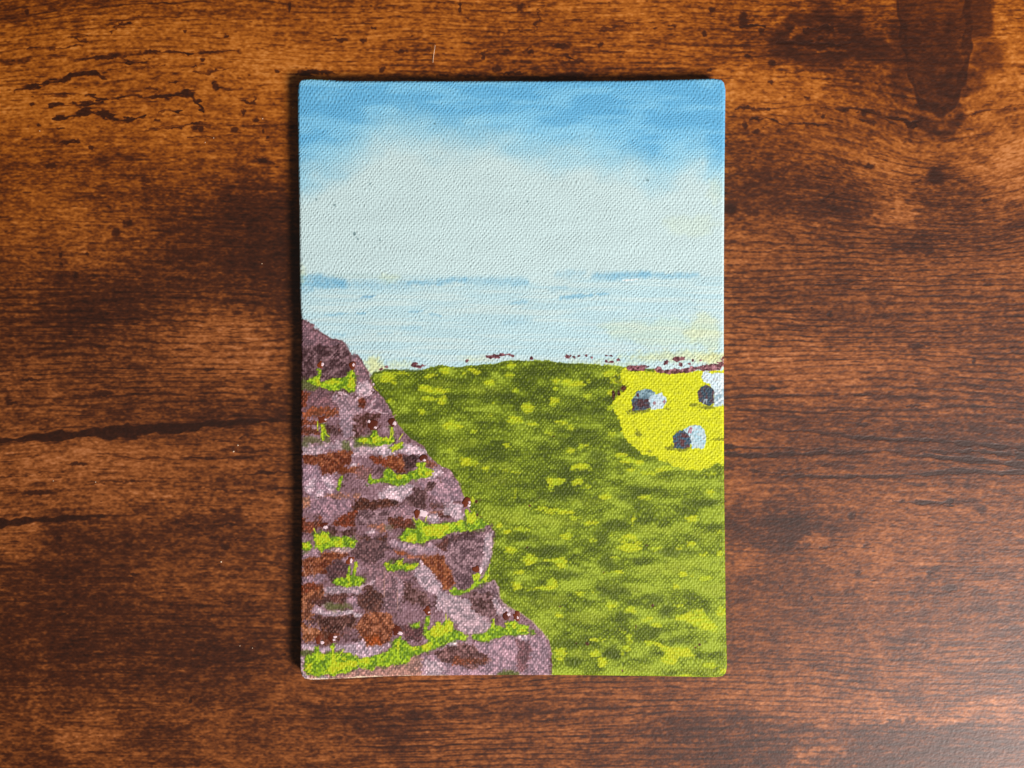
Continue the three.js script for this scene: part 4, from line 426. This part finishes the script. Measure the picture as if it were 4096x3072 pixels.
  const bottom = THICK / UNIT - 0.4, depths = [0, .12, .35, .7, 1], sp = [], su = [], si = [];
  for (const [u, v] of ring) { const p = place(u, v), d0 = drop(u, v), nx = u <= 0 ? 1 : u >= 1 ? -1 : 0, ny = v <= 0 ? 1 : v >= 1 ? -1 : 0; for (const f of depths) { const d = lerp(d0, bottom, f); sp.push(lx(p.x + nx * f * 3), THICK - d * UNIT, lz(p.z + ny * f * 3)); su.push((p.x + nx * (d - d0) * .9 - CANVAS.x0) / CANVAS.w, (p.z + ny * (d - d0) * .9 - CANVAS.y0) / CANVAS.h); } }
  const m = depths.length; for (let k = 0; k < ring.length - 1; k++) for (let i = 0; i < m - 1; i++) { const a = k * m + i; si.push(a, a + m, a + 1, a + 1, a + m, a + m + 1); }
  const side = new THREE.BufferGeometry(); side.setAttribute('position', new THREE.Float32BufferAttribute(sp, 3)); side.setAttribute('uv', new THREE.Float32BufferAttribute(su, 2)); side.setIndex(si); side.computeVertexNormals();
  const mesh = new THREE.Mesh(mergeGeometries([face, side]), paintMaterial); mesh.name = 'painted_canvas'; mesh.castShadow = mesh.receiveShadow = true; painting.add(mesh);
  // card backing inside the folded cloth
  const back = new THREE.Mesh(new THREE.BoxGeometry(124 * MM, 3 * MM, 174 * MM), new THREE.MeshStandardMaterial({ color: 0x9a8a70, roughness: .9 })); back.name = 'backing_card'; back.position.set(lx(2048), 1.8 * MM, lz(1515)); back.castShadow = true; painting.add(back);
}

// thick dabs of glossy paint: the seed heads above the grass, each with its pale fleck
{
  const headMaterials = [[104, 42, 10], [84, 30, 8], [118, 52, 14]].map(([r, g, b]) => new THREE.MeshPhysicalMaterial({ color: new THREE.Color(`rgb(${r},${g},${b})`), roughness: .42 }));
  const fleckMaterial = new THREE.MeshPhysicalMaterial({ color: new THREE.Color('rgb(232,214,224)'), roughness: .4 });
  const faceY = THICK - 2.2 * UNIT + 0.1 * MM;
  function dab(rx, rz, high, s) {
    const g = new THREE.SphereGeometry(1, 18, 9, 0, Math.PI * 2, 0, Math.PI / 2), p = g.attributes.position;
    for (let i = 0; i < p.count; i++) { const x = p.getX(i), y = p.getY(i), z = p.getZ(i), a = Math.atan2(z, x), f = .6 + .8 * noise(2.2 * Math.cos(a) + 5, 2.2 * Math.sin(a) + s * 9.1, 601 + s) ; p.setXYZ(i, x * f * rx * UNIT, (Math.pow(Math.max(0, y), .8) * (.8 + .4 * noise(x * 2 + 3, z * 2 + 3, 620 + s)) * high - (y < .01 ? .35 : 0)) * MM * 1, z * f * rz * UNIT); }
    g.computeVertexNormals(); return g;
  }
  // x, y, rx, ry, material, flecks [dx, dy, rx, ry]
  const heads = [
    [1284, 1459, 13, 16, 2, [[7, -1, 5, 6]]], [1409, 1461, 14, 16, 0, [[5, -2, 4, 5]]], [1289, 1679, 16, 14, 0, [[13, -1, 4, 4]]], [1494, 1700, 19, 19, 1, [[8, 10, 6, 4], [-18, -14, 5, 5]]], [1567, 1689, 16, 17, 1, [[11, 4, 6, 7]]],
    [1692, 1833, 15, 13, 1, [[5, 7, 5, 4]]], [1668, 2055, 14, 18, 0, [[22, -2, 12, 15]]], [1866, 2010, 18, 20, 0, [[12, -1, 4, 5], [10, 12, 5, 4]]], [1296, 2101, 15, 14, 1, [[6, 8, 7, 6]]], [1401, 2240, 16, 18, 2, [[3, 2, 5, 8]]],
    [1272, 2563, 13, 20, 0, [[17, 6, 6, 6]]], [1327, 2554, 15, 20, 1, [[14, -6, 7, 5], [9, 6, 4, 4]]], [1590, 2521, 20, 21, 1, [[12, 12, 9, 6]]], [1710, 2443, 18, 17, 0, [[6, 6, 3, 4]]], [2025, 2462, 13, 17, 1, [[9, -4, 6, 5]]], [2067, 2464, 14, 18, 0, [[4, 6, 3, 6]]], [1906, 2277, 14, 16, 0, [[16, 4, 6, 12]]],
  ];
  heads.forEach(([x, y, rx, ry, m, flecks], n) => {
    const g = dab(rx, ry, .15, n), head = new THREE.Mesh(g, headMaterials[m]); head.name = 'seed_head'; head.position.set(lx(x), faceY, lz(y)); head.castShadow = head.receiveShadow = true; painting.add(head);
    flecks.forEach(([dx, dy, fx, fy], q) => { const f = new THREE.Mesh(dab(fx * 1.15, fy * 1.15, .1, n * 3 + q + 40), fleckMaterial); f.name = 'pale_fleck'; const over = Math.hypot(dx / rx, dy / ry) < .9; f.position.set(dx * UNIT, over ? .1 * MM : .04 * MM, dy * UNIT); f.castShadow = f.receiveShadow = true; head.add(f); });
  });
}

// ---------------------------------------------------------------- small things on the table
{
  const U = UNIT * (DIST + THICK) / DIST, tx = (x) => (x - 2048) * U, tz = (y) => (y - 1536) * U;
  const lintMaterial = new THREE.MeshStandardMaterial({ color: 0xe6d2b4, roughness: .8 });
  const c = new THREE.CatmullRomCurve3([[1741, 184, .5], [1739, 200, .75], [1736, 218, .55], [1733, 236, .2], [1732, 250, .08]].map(([x, y, z]) => new THREE.Vector3(tx(x), z * MM, tz(y))));
  const lint = new THREE.Mesh(new THREE.TubeGeometry(c, 24, .07 * MM, 6), lintMaterial); lint.name = 'lint_fibre'; lint.castShadow = true;
  lint.userData = { label: 'tiny pale curved fibre lying on the wood above the canvas', category: 'fibre' }; scene.add(lint);
  const specks = [[1172, 431, 4], [1051, 475, 3.5], [855, 552, 3], [821, 570, 3], [159, 524, 3], [952, 1781, 5], [935, 1806, 5], [885, 2247, 6], [383, 1928, 3.5], [960, 2583, 3], [1010, 2592, 3], [1048, 1055, 3], [214, 1923, 3]].map(([x, y, r], n) => {
    const g = new THREE.IcosahedronGeometry(r * U * .55, 1), p = g.attributes.position; for (let i = 0; i < p.count; i++) { const f = .7 + .6 * hash(Math.round(p.getX(i) * 1e7), Math.round(p.getZ(i) * 1e7), n); p.setXYZ(i, p.getX(i) * f, p.getY(i) * f * .6, p.getZ(i) * f); } g.computeVertexNormals(); g.translate(tx(x), r * U * .4, tz(y)); return g;
  });
  const dust = new THREE.Mesh(mergeGeometries(specks), lintMaterial); dust.name = 'dust'; dust.castShadow = true; dust.userData = { kind: 'stuff', label: 'pale dust specks scattered on the dark wood', category: 'dust' }; scene.add(dust);
}

renderer.render(scene, camera);
